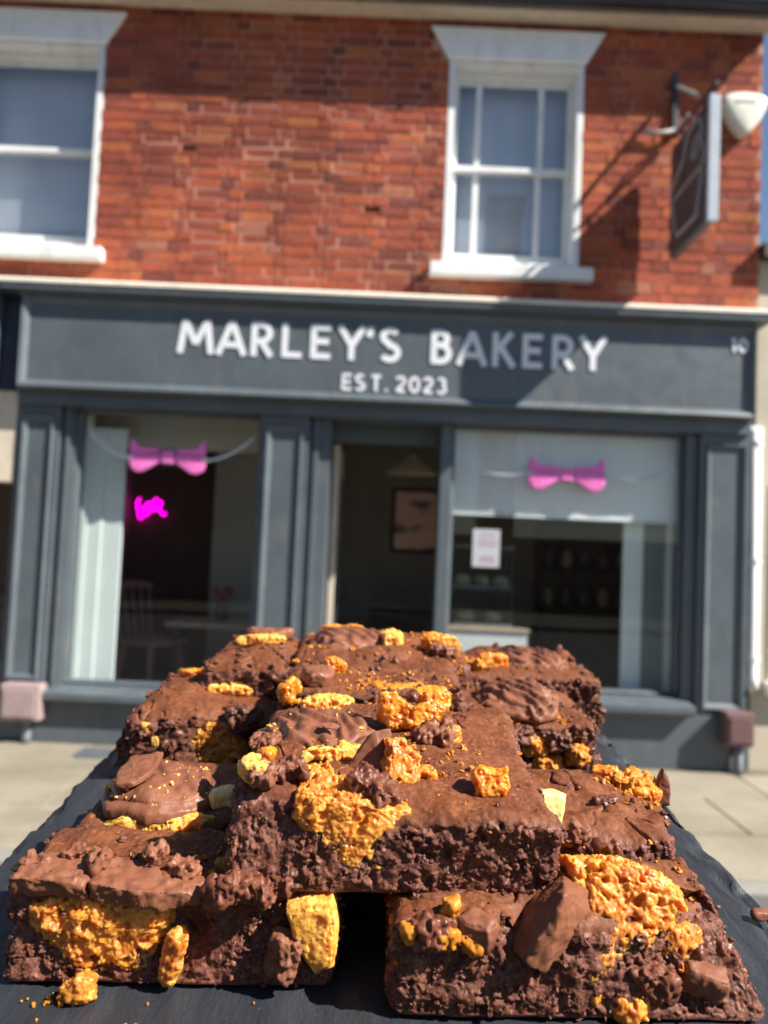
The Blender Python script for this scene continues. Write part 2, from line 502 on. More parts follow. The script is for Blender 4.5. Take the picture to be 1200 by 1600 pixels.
# ---------------------------------------------------------------- shopfront
FY = 5.10      # fascia face
def frame_strips(m, x0, x1, z0, z1, y, w, d):
    """mitred moulding round a rectangle, outer edge x0..x1,z0..z1, proud of y by d"""
    for (a, b, c, e) in (((x0, z0), (x1, z0), (x1 - w, z0 + w), (x0 + w, z0 + w)), ((x1, z0), (x1, z1), (x1 - w, z1 - w), (x1 - w, z0 + w)),
                         ((x1, z1), (x0, z1), (x0 + w, z1 - w), (x1 - w, z1 - w)), ((x0, z1), (x0, z0), (x0 + w, z0 + w), (x0 + w, z1 - w))):
        k = len(m.v)
        for p in (a, b, c, e): m.v.append((p[0], y + .001, p[1]))
        mid = [((a[0] * .75 + e[0] * .25), (a[1] * .75 + e[1] * .25)), ((b[0] * .75 + c[0] * .25), (b[1] * .75 + c[1] * .25)), ((b[0] * .4 + c[0] * .6), (b[1] * .4 + c[1] * .6)), ((a[0] * .4 + e[0] * .6), (a[1] * .4 + e[1] * .6))]
        for p in mid[:2]: m.v.append((p[0], y - d, p[1]))
        for p in mid[2:]: m.v.append((p[0], y - d * .7, p[1]))
        m.f += [(k + 4, k + 5, k + 6, k + 7), (k, k + 1, k + 5, k + 4), (k + 7, k + 6, k + 2, k + 3)]
    return m
fas = MB().box(-2.50, 2.455, FY, 5.249, 2.345, 3.0).build('fascia_board', M['navy'], B, .004)
frame_strips(MB(), -2.497, 2.452, 2.348, 2.985, FY, .062, .032).build('moulding', M['navy'], fas)
MB().box(-2.62, 2.54, FY - .075, 5.249, 3.001, 3.045).build('cornice', M['navy'], B, .006)
MB().prism([(FY - .045, 3.0), (FY, 2.965), (FY, 3.0005)], 'x', -2.5, 2.455).build('cornice_bed', M['navy'], B)
MB().prism([(FY - .085, 3.046), (5.249, 3.046), (5.249, 3.15), (5.235, 3.15), (FY - .085, 3.064)], 'x', -3.6, 2.56).build('lead_flashing', M['flash'], B)
MB().box(-2.50, 2.455, 5.15, 5.40, 2.255, 2.344).build('soffit_rail', M['navy'], B, .003)
MB().box(-2.6, 2.535, 5.25, 5.49, 2.345, 3.149).build('bressummer', M['darkwood'], B)

# stroke lettering on the fascia, each letter a piece of its own
def arc(cx, cz, rx, rz, a0, a1, n=10):
    return [(cx + rx * math.cos(rad(a0 + (a1 - a0) * i / n)), cz + rz * math.sin(rad(a0 + (a1 - a0) * i / n))) for i in range(n + 1)]
GL = {
 'M': [[(.07, .0), (.20, .98)], [(.20, .96), (.52, .28)], [(.52, .28), (.84, .96)], [(.84, .98), (.97, .0)]],
 'A': [[(.06, 0), (.44, .98)], [(.44, .98), (.82, 0)], [(.2, .30), (.68, .30)]],
 'R': [[(.09, 0), (.09, 1)], [(.09, .92)] + arc(.30, .68, .24, .24, 90, -90) + [(.09, .44)], [(.30, .44), (.60, 0)]],
 'L': [[(.09, 1), (.09, 0)], [(.09, .08), (.58, .08)]],
 'E': [[(.09, 1), (.09, 0)], [(.09, .08), (.58, .08)], [(.09, .51), (.53, .51)], [(.09, .92), (.58, .92)]],
 'Y': [[(.05, 1), (.40, .42)], [(.75, 1), (.40, .42)], [(.40, .46), (.40, 0)]],
 "'": [[(.14, 1), (.07, .70)]],
 'S': [arc(.29, .74, .21, .185, 30, 270, 12)[:-1] + arc(.29, .27, .235, .205, 90, -150, 14)],
 'B': [[(.09, 0), (.09, 1)], [(.09, .92)] + arc(.28, .735, .19, .185, 90, -90) + [(.09, .55)], [(.09, .55)] + arc(.30, .315, .23, .235, 90, -90) + [(.09, .08)]],
 'K': [[(.09, 0), (.09, 1)], [(.09, .42), (.55, 1)], [(.24, .58), (.62, 0)]],
 'T': [[(.02, .92), (.58, .92)], [(.30, .92), (.30, 0)]],
 '.': [[(.05, .09), (.20, .09)]],
 '2': [arc(.30, .70, .23, .22, 165, -40, 12) + [(.07, .08)], [(.07, .08), (.56, .08)]],
 '0': [arc(.32, .5, .25, .42, 90, 450, 22)],
 '3': [arc(.27, .73, .20, .19, 150, -80, 12), arc(.27, .29, .24, .22, 82, -150, 12)],
 '1': [[(.05, .80), (.22, .95)], [(.22, 1), (.22, 0)]],
}
def letter(ch, x, z, h, sw, y, parent, m):
    mb = MB()
    for si, st in enumerate(GL[ch]):
        pts = [Vector((p[0] * h, p[1] * h)) for p in st]
        L, R = [], []
        closed = (pts[0] - pts[-1]).length < 1e-6
        for i, p_ in enumerate(pts):
            a = pts[i - 1] if i else (pts[-2] if closed else None); c = pts[i + 1] if i < len(pts) - 1 else (pts[1] if closed else None)
            d0 = (p_ - a).normalized() if a is not None else None; d1 = (c - p_).normalized() if c is not None else None
            d = ((d0 or d1) + (d1 or d0)).normalized(); nn = Vector((-d.y, d.x)); ref = d1 or d0
            k = 1 / max(.6, abs(nn.dot(Vector((-ref.y, ref.x)))))
            L.append(p_ + nn * sw / 2 * k); R.append(p_ - nn * sw / 2 * k)
        y0 = y - .006 - .0006 * si
        b = len(mb.v)
        for l, r_ in zip(L, R):
            for q, yy in ((l, y0), (r_, y0), (l, y + .001), (r_, y + .001)): mb.v.append((x + q.x, yy, z + q.y))
        for i in range(len(L) - 1):
            k = b + 4 * i
            mb.f += [(k + 1, k + 5, k + 4, k), (k, k + 4, k + 6, k + 2), (k + 3, k + 7, k + 5, k + 1)]
        mb.f += [(b, b + 2, b + 3, b + 1)]; k = b + 4 * (len(L) - 1); mb.f += [(k, k + 1, k + 3, k + 2)]
    return mb.build('letter', m, parent)
T1 = [('M', 32), ('A', 132), ('R', 222), ('L', 302), ('E', 377), ('Y', 448), ("'", 522), ('S', 558), ('B', 690), ('A', 758), ('K', 850), ('E', 928), ('R', 1005), ('Y', 1076)]
for ch, px in T1:
    letter(ch, -1.435 + (px - 32) * .002585, 2.632, .232, .040, FY, fas, M['lettering'])
T2 = [('E', 457), ('S', 492), ('T', 533), ('.', 568), ('2', 597), ('0', 632), ('2', 668), ('3', 704)]
for ch, px in T2:
    letter(ch, -.322 + (px - 457) * .002585, 2.428, .112, .021, FY, fas, M['lettering'])
letter('1', 2.285, 2.80, .095, .02, FY, fas, M['lettering'])
letter('0', 2.335, 2.80, .095, .02, FY, fas, M['lettering'])

# pilasters
def pilaster(x0, x1, zb, y):
    p = MB().box(x0, x1, y, 5.42, zb, 2.344).build('pilaster', M['navy'], B, .004)
    w = x1 - x0
    frame_strips(MB(), x0 + .035, x1 - .035, zb + .20, 2.19, y, .045, .022).build('moulding', M['navy'], p)
    return p
PY = 5.185
pilaster(-2.515, -2.225, .20, PY); box('pilaster_return', M['navy'], B, -2.2245, -2.135, PY + .04, 5.42, .35, 2.344, .003); box('pilaster_bead', M['navy'], B, -2.19, -2.16, PY + .015, PY + .06, .36, 2.344, .004)
pilaster(-.86, -.535, .20, PY); box('door_jamb', M['navy'], B, -.5345, -.385, PY + .05, 5.42, .10, 2.254, .003); box('jamb_bead', M['navy'], B, -.50, -.465, PY + .025, PY + .07, .15, 2.254, .004)
pilaster(2.13, 2.475, .20, PY); box('pilaster_return', M['navy'], B, 2.05, 2.1295, PY + .04, 5.42, .45, 2.344, .003)
box('door_post', M['navy'], B, .372, .448, PY + .04, 5.42, .12, 2.254, .004)
box('door_head', M['navy'], B, -.3845, .3715, 5.43, 5.49, 2.125, 2.3445, .003)
# stall risers and sills
box('stall_riser', M['navy'], B, -2.52, -.385, 5.175, 5.42, .0, .285, .003)
box('stall_riser', M['navy'], B, .372, 2.49, 5.175, 5.42, .0, .36, .003)
MB().prism([(5.09, .30), (5.09, .34), (5.30, .375), (5.42, .375), (5.42, .286), (5.10, .286)][::-1], 'x', -2.21, -.862).build('window_sill', M['navy'], B, .005)
MB().prism([(5.09, .385), (5.09, .425), (5.30, .465), (5.42, .465), (5.42, .361), (5.10, .361)][::-1], 'x', .45, 2.10).build('window_sill', M['navy'], B, .005)
box('door_step', M['kerb'], B, -.384, .371, 5.10, 5.46, .0, .11, .006)
# shop window panes with slim frames
for (x0, x1, z0, z1) in ((-2.134, -.861, .376, 2.254), (.449, 2.049, .466, 2.254)):
    f = frame_strips(MB(), x0, x1, z0, z1, 5.300, .028, .03)
    fr = f.build('shop_window', M['navy'], B)
    MB().box(x0 + .004, x1 - .004, 5.292, 5.298, z0 + .003, z1 - .003).build('pane', M['glass'], fr)
# shop door, standing open into the room
dr = MB().box(-.378, -.336, 5.495, 6.15, .13, 2.115).build('shop_door', M['cream'], B, .003)
MB().box(-.334, -.328, 5.60, 6.02, .95, 1.9).build('pane', M['glass'], dr)
MB().tube([(-.33, 6.05, .98), (-.28, 6.05, .98), (-.28, 6.05, 1.12), (-.33, 6.05, 1.12)], .009, 6).build('handle', M['iron'], dr)
# the room behind
RZ = .12
box('room_floor', M['floorin'], B, -2.5, 2.435, 5.425, 9.0, .0, RZ)
box('room_ceiling', M['ceil'], B, -2.5, 2.435, 5.50, 9.0, 2.62, 2.70)
box('room_back_wall', M['walldark'], B, -.56, 2.43, 7.3, 7.4, RZ, 2.62)
box('room_left_wall', M['wallbrown'], B, -2.5, -.571, 7.6, 7.7, RZ, 2.62)
box('pale_wall_panel', M['wallbeige'], B, -1.52, -.86, 6.86, 7.0, RZ, 2.62)
box('partition_wall', M['walldark'], B, -.57, -.5635, 6.9, 7.59, RZ, 2.62)
box('bulkhead', M['ceil'], B, -2.49, -.62, 5.80, 5.92, 2.075, 2.62, .004)
box('left_end_wall', M['walldark'], B, -2.58, -2.5005, 5.425, 9.0, .0, 2.7)
box('upper_floor', M['walldark'], B, -3.59, 2.43, 5.52, 9.0, 2.98, 3.10)
box('upper_back_wall', M['walldark'], B, -3.59, 2.43, 6.4, 6.45, 3.10, 5.3)
# window returns: painted boards
w1 = MB()
w1.box(-2.133, -2.09, 5.40, 5.44, .376, 2.254)
w1 = w1.build('window_panel', M['panelwhite'], B, .003)
for (xa, xb, dy) in ((-2.088, -1.985, .02), (-1.983, -1.845, .035)):
    MB().box(xa, xb, 5.395 + dy, 5.42 + dy, .376, 2.15).build('panel', M['panelwhite'], w1, .006)
w2 = box('window_panel', M['panelwhite'], B, 2.0, 2.045, 5.40, 5.44, .466, 2.254, .003)
MB().box(1.70, 1.84, 5.425, 5.45, .466, 2.2).build('panel', M['panelwhite'], w2, .004)
for i in range(6):
    MB().box(1.845 + i * .026, 1.845 + i * .026 + .016, 5.43, 5.45, .47, 2.2).build('slat', M['slatdark'], w2, .002)

# adjoining shopfront at the far left edge
A = empty('adjoining_shop', (-3.3, 5.25, 0), 'neighbouring shopfront at the left edge with cream panel and dark glass', 'building')
f2 = MB().box(-4.2, -2.655, FY + .01, 5.249, 2.345, 3.0).build('fascia_board', M['navy'], A, .004)
frame_strips(MB(), -4.19, -2.66, 2.348, 2.985, FY + .01, .062, .032).build('moulding', M['navy'], f2)
box('cornice', M['navy'], A, -4.2, -2.626, FY - .07, 5.249, 3.001, 3.045, .006)
box('dark_gap_strip', M['gutter'], A, -2.654, -2.5165, 5.175, 5.249, 2.345, 3.0, .003)  # dark strip filling the gap between fascias, its shade put into the colour
box('cream_panel', M['cream'], A, -4.2, -2.5225, 5.19, 5.40, 1.72, 2.344, .004)
box('window_pane', M['glass'], A, -4.2, -2.5225, 5.27, 5.276, .52, 1.719)
box('room_back', M['wallbrown'], A, -4.3, -2.60, 5.9, 5.95, 0, 2.4)
box('stall_riser', M['navy'], A, -4.2, -2.5225, 5.19, 5.40, 0, .519, .003)

# neighbouring lower house on the right
N = empty('neighbour_house', (4.3, 5.3, 0), 'low cream rendered house joining the bakery on the right', 'building')
MB().slab(2.5385, 6.6, 0, 3.56, 5.27, 5.5, [(2.66, 3.6, .60, 1.95)]).build('wall', M['neigh'], N)
box('wall_return', M['neigh'], N, 6.4, 6.6, 5.5, 9, 0, 3.56)
MB().prism([(5.17, 3.5), (7.4, 3.62), (7.4, 3.70), (5.17, 3.60)], 'x', 2.5385, 6.7).build('roof', M['darkwood'], N)
wn_ = MB()
wn_.box(2.66, 2.71, 5.255, 5.36, .60, 1.95).box(3.55, 3.6, 5.255, 5.36, .60, 1.95).box(2.71, 3.55, 5.256, 5.36, 1.90, 1.95).box(2.71, 3.55, 5.256, 5.36, .60, .66)
wf = wn_.build('window', M['white'], N, .004)
MB().box(2.71, 3.55, 5.31, 5.316, .66, 1.9).build('pane', M['glass'], wf)
MB().box(2.62, 3.66, 5.18, 5.268, .50, .597).build('sill', M['white'], wf, .006)
MB().box(2.7, 3.56, 5.38, 5.385, .62, 1.94).build('blind', M['blind'], wf)
dp = empty('downpipe', (2.52, 5.2, 0), 'white plastic downpipe at the right end of the dark shopfront', 'pipe')
MB().tube([(2.523, 5.215, 2.30), (2.523, 5.215, .62), (2.523, 5.19, .55)], .036, 14).build('pipe', M['white'], dp, smooth=True)
for zz in (2.2, 1.4, .75):
    MB().tube([(2.523, 5.215, zz - .02), (2.523, 5.215, zz + .02)], .043, 14).build('collar', M['white'], dp)
MB().box(2.47, 2.575, 5.22, 5.262, 2.27, 2.33).build('bracket', M['white'], dp, .004)

# low boxes on conduits
for (x0, x1, z0, z1, m, lab) in ((-2.452, -2.188, .155, .392, 'mauve', 'pale mauve box mounted low at the foot of the left pilaster'), (2.285, 2.475, .19, .412, 'maroon', 'dark maroon box mounted low at the foot of the right pilaster')):
    e = empty('wall_box', ((x0 + x1) / 2, 5.17, z0), lab, 'wall box')
    MB().box(x0, x1, 5.06, 5.174, z0, z1).build('case', M[m], e, .012)
    MB().box(x0 + .025, x1 - .025, 5.051, 5.0605, z0 + .025, z1 - .03).build('lid', M[m], e, .006)
    cx = x0 + (x1 - x0) * .62
    MB().tube([(cx, 5.13, z0 + .01), (cx, 5.13, .06), (cx, 5.13, .0)], [.028, .028, .034], 12).build('conduit', M['conduit'], e, smooth=True)

# ---------------------------------------------------------------- hanging sign
S = empty('hanging_sign', (1.9, 5.25, 3.44), 'dark hanging sign with a pale outlined cupcake, on an iron bracket', 'sign')
sb = MB().box(1.872, 1.925, 4.548, 5.155, 3.44, 4.215).build('sign_board', M['signface'], S, .004)
r_ = MB(); r_.box(1.866, 1.931, 4.515, 4.547, 3.432, 4.222); rm = r_.build('rim', M['rim'], sb, .004)
def fp(s, t): return (1.8685, 5.14 - s * .58, 3.46 + t * .735)
cup = [fp(.08, .50), fp(.2, .13), fp(.24, .11), fp(.76, .11), fp(.8, .13), fp(.92, .46)]
MB().tube(cup, .0125, 6).build('emblem', M['emblem'], sb)
sw_ = [fp(.03, .53), fp(.05, .60), fp(.22, .68), fp(.38, .75), fp(.45, .86), fp(.52, .94), fp(.68, .965), fp(.84, .93), fp(.88, .84), fp(.86, .74), fp(.95, .65), fp(.97, .56), fp(.9, .5), fp(.1, .485)]
MB().tube(sw_, .0125, 6, True).build('emblem', M['emblem'], sb)
MB().tube([fp(.62, .66), fp(.70, .80), fp(.80, .80), fp(.82, .70), fp(.74, .64)], .011, 6, True).build('emblem', M['emblem'], sb)
MB().box(1.895, 1.935, 5.215, 5.249, 4.36, 4.80).build('wall_plate', M['iron'], S, .003)
MB().tube([(1.915, 5.21, 4.33), (1.915, 4.53, 4.30)], .014, 8).build('arm', M['iron'], S)
MB().tube([(1.925, 5.22, 4.70), (1.925, 4.86, 4.42)], .017, 8).build('brace', M['ironlight'], S)
for yy in (5.02, 4.62):
    MB().tube([(1.90, yy, 4.21), (1.90, yy, 4.305)], .007, 6).build('hook', M['iron'], S)
MB().tube([(1.92, 5.20, 4.37), (1.80, 5.205, 4.355), (1.695, 5.21, 4.36)], [.02, .014, .024], 8).build('scroll', M['ironlight'], S, smooth=True)
MB().tube([(1.92, 5.2, 4.37), (1.96, 5.1, 4.43), (1.955, 5.03, 4.36)], .012, 8).build('scroll', M['ironlight'], S, smooth=True)

# alarm box: rounded shield with a bulging face
AL = empty('alarm_box', (2.39, 5.2, 4.36), 'cream shield-shaped alarm box on the brick beside the hanging sign', 'alarm box')
def shield(k, n=36):
    ctrl = [(-.16, .14), (-.08, .165), (0, .17), (.08, .165), (.16, .14), (.165, .07), (.118, -.045), (.05, -.145), (0, -.185), (-.05, -.145), (-.118, -.045), (-.165, .07)]
    return [(2.387 + x * k * .98, 4.512 + z * k * .90) for x, z in ctrl]
a = MB()
lay = [(5.249, 1.0), (5.19, 1.0), (5.175, .96), (5.165, .82), (5.158, .5), (5.156, .1)]
ring = [[(x, y, z) for x, z in shield(k)] for y, k in lay]
for rg in ring: a.v += rg
for i in range(len(ring) - 1):
    for k in range(12):
        a.f.append((i * 12 + (k + 1) % 12, i * 12 + k, (i + 1) * 12 + k, (i + 1) * 12 + (k + 1) % 12)[::-1])
a.f.append(tuple(range((len(ring) - 1) * 12, len(ring) * 12)))
ao = a.build('case', M['alarm'], AL, smooth=True)
sm = ao.modifiers.new('s', 'SUBSURF'); sm.levels = 2; sm.render_levels = 2
for k in range(7):
    MB().box(2.316 + k * .02, 2.330 + k * .02, 5.155, 5.163, 4.570, 4.592).build('print', M['alarmprint'], AL)

# blind in the right window
bl = empty('roller_blind', (1.25, 5.42, 1.6), 'white roller blind half lowered in the right shop window', 'blind')
bm = MB()
nx = 40
for i in range(nx + 1):
    xx = .45 + i * (2.06 - .45) / nx
    yy = 5.352 + .006 * math.sin(i * .55) + .004 * math.sin(i * 1.3)
    bm.v += [(xx, yy, 2.25), (xx, yy + .004, 1.655 + .008 * math.sin(i * .2)), (xx, yy + .002, 2.25)]
for i in range(nx):
    k = 3 * i
    bm.f += [(k + 3, k, k + 1, k + 4)]
bm.build('cloth', M['blind'], bl, smooth=True)
MB().box(.45, 2.055, 5.35, 5.37, 1.640, 1.658).build('bottom_bar', M['blind'], bl, .003)
MB().tube([(.46, 5.38, 2.228), (2.05, 5.38, 2.228)], .022, 10).build('roller', M['blind'], bl)

# pink bows on garlands
def lobe(mb, cx, cz, sx, y, ax, az, ay, tilt):
    n, m_ = 10, 16
    b = len(mb.v)
    for i in range(n + 1):
        th = math.pi * i / n
        for k in range(m_):
            ph = 2 * math.pi * k / m_
            lx = -math.cos(th)
            rr = math.sin(th) ** .7 * (.62 + .38 * (lx + 1) / 2)
            px = lx * ax * sx; pz = rr * math.sin(ph) * az
            mb.v.append((cx + px * math.cos(tilt) - pz * math.sin(tilt), y + rr * math.cos(ph) * ay * (1 + .45 * math.cos(9 * ph)), cz + px * math.sin(tilt) + pz * math.cos(tilt)))
    for i in range(n):
        for k in range(m_):
            mb.f.append((b + i * m_ + k, b + i * m_ + (k + 1) % m_, b + (i + 1) * m_ + (k + 1) % m_, b + (i + 1) * m_ + k))
def bow(cx, cz, y, lab):
    e = empty('pink_bow', (cx, y, cz), lab, 'bow', 'pink paper bows in the shop windows')
    k = .0044
    low = [(-60, 2), (-61, -10), (-57, -22), (-48, -28), (-37, -27), (-24, -19), (-12, -11)]
    for s in (-1, 1):
        pts = [(cx + s * -q[0] * k, cz + q[1] * k) for q in low] + [(cx + s * 11.5 * k, cz + 1 * k)]
        if s == 1: pts = pts[::-1]
        m = MB().prism(pts, 'y', y - .013, y + .013); o = m.build('lobe', M['pink'], e, .010); o.modifiers['edge'].segments = 4; o.data.polygons.foreach_set('use_smooth', [True] * len(o.data.polygons))
        ear = [(60, 2.6), (58, 25), (52, 22), (46, 12), (14, 10), (13, 2.6)]
        pts = [(cx + s * q[0] * k, cz + q[1] * k) for q in ear]
        if s == -1: pts = pts[::-1]
        MB().prism(pts[::-1], 'y', y - .006, y + .010).build('ear', M['pink'], e, .004)
        for r_ in range(4):
            xr = cx + s * (24 + r_ * 9) * k
            MB().tube([(xr, y - .0135, cz - 1 * k), (xr + s * .006, y - .0145, cz - (10 + r_ * 3) * k)], .0028, 5).build('pleat', M['pink'], e)
    MB().box(cx - .046, cx + .046, y - .018, y + .016, cz - .060, cz + .036).build('knot', M['pink'], e, .014)
    return e
bow(-1.505, 1.955, 5.268, 'pink paper bow hanging over the dark glass of the left window')
bow(1.245, 1.955, 5.268, 'pink paper bow hanging in front of the white blind')
def garland(xa, za, xb, zb, sag, y, lab):
    e = empty('bead_garland', ((xa + xb) / 2, y, (za + zb) / 2), lab, 'garland', 'pale bead garlands beside the pink bows')
    pts = [(xa + (xb - xa) * t, y, za + (zb - za) * t - sag * 4 * t * (1 - t)) for t in [i / 16 for i in range(17)]]
    MB().tube(pts, .003, 5).build('string', M['bead'], e)
    m = MB()
    for i in range(33):
        t = i / 32
        m.lathe([(.001, -.011), (.009, -.006), (.011, 0), (.009, .006), (.001, .011)], (xa + (xb - xa) * t, y, za + (zb - za) * t - sag * 4 * t * (1 - t)), 6)
    o = m.build('bead', M['bead'], e, smooth=True); o['kind'] = 'stuff'
garland(-2.05, 2.10, -1.75, 1.93, .04, 5.258, 'pale bead garland left of the bow in the left window')
garland(-1.26, 1.93, -.92, 2.10, .04, 5.258, 'pale bead garland right of the bow in the left window')
garland(.50, 2.0, 1.0, 1.95, .05, 5.258, 'pale bead garland left of the bow on the blind')
garland(1.52, 1.95, 1.98, 2.02, .05, 5.258, 'pale bead garland right of the bow on the blind')

# notice on the glass
nt = tag(MB().box(.622, .808, 5.302, 5.3035, 1.285, 1.545).build('paper_notice', M['paper'], None, loc=(.715, 5.302, 1.285)), 'white and pink paper notice on the right shop window', 'notice')
for k, (w_, z_) in enumerate(((.10, 1.50), (.13, 1.46), (.12, 1.43), (.09, 1.345), (.11, 1.32))):
    MB().box(.725 - w_ / 2, .725 + w_ / 2, 5.3008, 5.3015, z_, z_ + .012).build('print_line', M['paperink'], nt)

# neon sign scribble
ne = empty('neon_sign', (-2.2, 7.55, 1.65), 'small glowing magenta neon lettering on the dark wall', 'neon sign')
sc_ = []
for i in range(60):
    t = i / 59
    sc_.append((-2.44 + .27 * t + .02 * math.sin(t * 40), 7.56, 1.70 + .055 * math.sin(t * 31) + (.03 * math.cos(t * 9)) - (.07 if .15 < t < .28 else 0)))
MB().tube(sc_, .009, 6).build('tube', M['neon'], ne, smooth=True)
MB().box(-2.46, -2.14, 7.575, 7.599, 1.62, 1.80).build('backing', M['darkwood'], ne)

# interior furniture
def chair(x, y, rz, lab):
    e = empty('wooden_chair', (x, y, RZ), lab, 'chair', 'mauve chairs at the window table')
    e.rotation_euler = (0, 0, rz)
    def loc(mb, name):
        me_o = mb.build(name, M['chair']); me_o.parent = e
        return me_o
    s = MB(); s.box(-.21, .21, -.20, .20, .43, .47); o = loc(s, 'seat'); b = o.modifiers.new('b', 'BEVEL'); b.width = .02; b.segments = 3
    for sx in (-1, 1):
        for sy in (-1, 1):
            loc(MB().tube([(sx * .15, sy * .14, .43), (sx * .20, sy * .19, 0)], [.022, .016], 8), 'leg')
    for i in range(5):
        xx = -.16 + i * .08
        loc(MB().tube([(xx, .17, .46), (xx * 1.15, .25, .88)], .011, 6), 'spindle')
    loc(MB().tube([(-.20, .235, .87), (-.1, .262, .89), (.1, .262, .89), (.20, .235, .87)], .026, 8), 'top_rail')
    return e
chair(-1.80, 6.15, rad(62), 'mauve wooden spindle chair left of the window table')
chair(-.86, 6.35, rad(-75), 'mauve wooden chair right of the window table')
t = empty('cafe_table', (-1.35, 6.32, RZ), 'small wooden table behind the left shop window', 'table')
MB().box(-1.68, -.98, 6.06, 6.60, .70, .735).build('tabletop', M['tabletop'], t, .005)
for sx in (-1.61, -1.05):
    for sy in (6.13, 6.53): MB().tube([(sx, sy, .70), (sx, sy, RZ)], .024, 8).build('leg', M['darkwood'], t)
v_ = empty('flower_vase', (-1.30, 6.35, .735), 'grey vase of pink flowers on the window table', 'vase')
MB().lathe([(.0, 0), (.04, 0), (.055, .06), (.035, .13), (.045, .16), (0, .16)], (-1.30, 6.35, .7355), 14).build('vase', M['ceramic'], v_, smooth=True)
for k in range(7):
    a_ = k * .9
    MB().lathe([(.002, -.03), (.03, -.015), (.036, .01), (.02, .03), (.002, .032)], (-1.30 + .06 * math.cos(a_), 6.35 + .05 * math.sin(a_), .96 + .03 * math.sin(k * 2.1)), 8).build('flower', M['flower'], v_, smooth=True)
pl = empty('pendant_lamp', (.225, 6.5, 2.1), 'pale conical pendant lamp inside the doorway', 'lamp')
MB().lathe([(.02, .17), (.035, .17), (.05, .13), (.16, .05), (.225, .0), (.215, .0), (.15, .045), (.04, .12), (.02, .16)], (.225, 6.5, 2.03), 24).build('lamp_shade', M['pendant'], pl, smooth=True)
MB().tube([(.225, 6.5, 2.19), (.225, 6.5, 2.62)], .01, 6).build('cord', M['iron'], pl)
pc = empty('framed_reflection', (.36, 7.29, 1.4), 'framed pinkish picture on the dark wall beyond the doorway', 'picture')
MB().box(.10, .62, 7.28, 7.299, 1.385, 1.945).build('canvas', M['picture'], pc)
frame_strips(MB(), .075, .645, 1.36, 1.97, 7.28, .035, .02).build('frame', M['darkwood'], pc)
dt = empty('dark_table', (.2, 6.9, RZ), 'dark table standing beyond the doorway', 'table')
MB().box(-.10, .55, 6.7, 7.1, .80, .835).build('tabletop', M['darkwood'], dt, .004)
for sx in (-.05, .50):
    for sy in (6.74, 7.06): MB().tube([(sx, sy, .78), (sx, sy, RZ)], .022, 6).build('leg', M['darkwood'], dt)

ct = empty('service_counter', (.79, 5.8, RZ), 'white serving counter with a wooden top behind the right window', 'counter')
MB().box(.50, 1.075, 5.60, 6.00, RZ, .815).build('cabinet', M['counterwhite'], ct, .004)
MB().box(.485, 1.09, 5.585, 6.02, .8155, .843).build('worktop', M['tabletop'], ct, .004)
cd_ = empty('cake_display', (.75, 5.83, .8435), 'glass cake display case on the white counter', 'display case')
for (x0, x1, y0, y1) in ((.54, .555, 5.66, 5.675), (.955, .97, 5.66, 5.675), (.54, .555, 5.965, 5.98), (.955, .97, 5.965, 5.98)):
    MB().box(x0, x1, y0, y1, .8435, 1.43).build('post', M['iron'], cd_)
for zz in (.85, 1.12, 1.42):
    MB().box(.538, .972, 5.658, 5.982, zz, zz + .012).build('shelf', M['slatdark'], cd_)
MB().box(.54, .97, 5.652, 5.656, .86, 1.42).build('front_glass', M['glass'], cd_)
for k, (cx_, zz, lab) in enumerate(((.65, .8625, 'pale cake at the left of the bottom shelf of the glass display case'), (.85, .8625, 'pale cake at the right of the bottom shelf of the glass display case'), (.61, 1.1325, 'pale cake at the left of the middle shelf of the glass display case'), (.755, 1.1325, 'pale cake between two others on the middle shelf of the display case'), (.895, 1.1325, 'pale cake at the right of the middle shelf of the glass display case'))):
    ck = MB().lathe([(0, 0), (.06, 0), (.064, .04), (.055, .075), (0, .085)], (cx_, 5.80, zz), 16).build('cake', M['cake'], None, smooth=True, loc=(cx_, 5.80, zz))
    tag(ck, lab, 'cake', 'cakes in the glass display case')
sh = empty('back_shelf', (1.75, 7.0, 1.0), 'dark shelf unit against the back wall of the shop', 'shelf')
for zz in (.9, 1.25, 1.6):
    MB().box(1.45, 2.35, 7.0, 7.29, zz, zz + .03).build('shelf', M['darkwood'], sh)
for xx in (1.45, 2.33):
    MB().box(xx, xx + .02, 7.0, 7.29, RZ, 1.9).build('upright', M['darkwood'], sh)
for k in range(10):
    zz = (.9, 1.25)[k % 2] + .0305
    jx = 1.54 + (k // 2) * .17
    jr = MB().lathe([(0, 0), (.045, 0), (.05, .10), (.03, .14), (.03, .17), (0, .17)], (jx, 7.1, zz), 10).build('jar', M['ceramic' if k % 3 else 'pendant'], None, smooth=True, loc=(jx, 7.1, zz))
    tag(jr, ('grey' if k % 3 else 'tan') + ' jar, ' + ('first', 'second', 'third', 'fourth', 'fifth')[k // 2] + ' from the left on the ' + ('lower' if k % 2 == 0 else 'upper') + ' board of the back shelf', 'jar', 'jars on the back shelf')

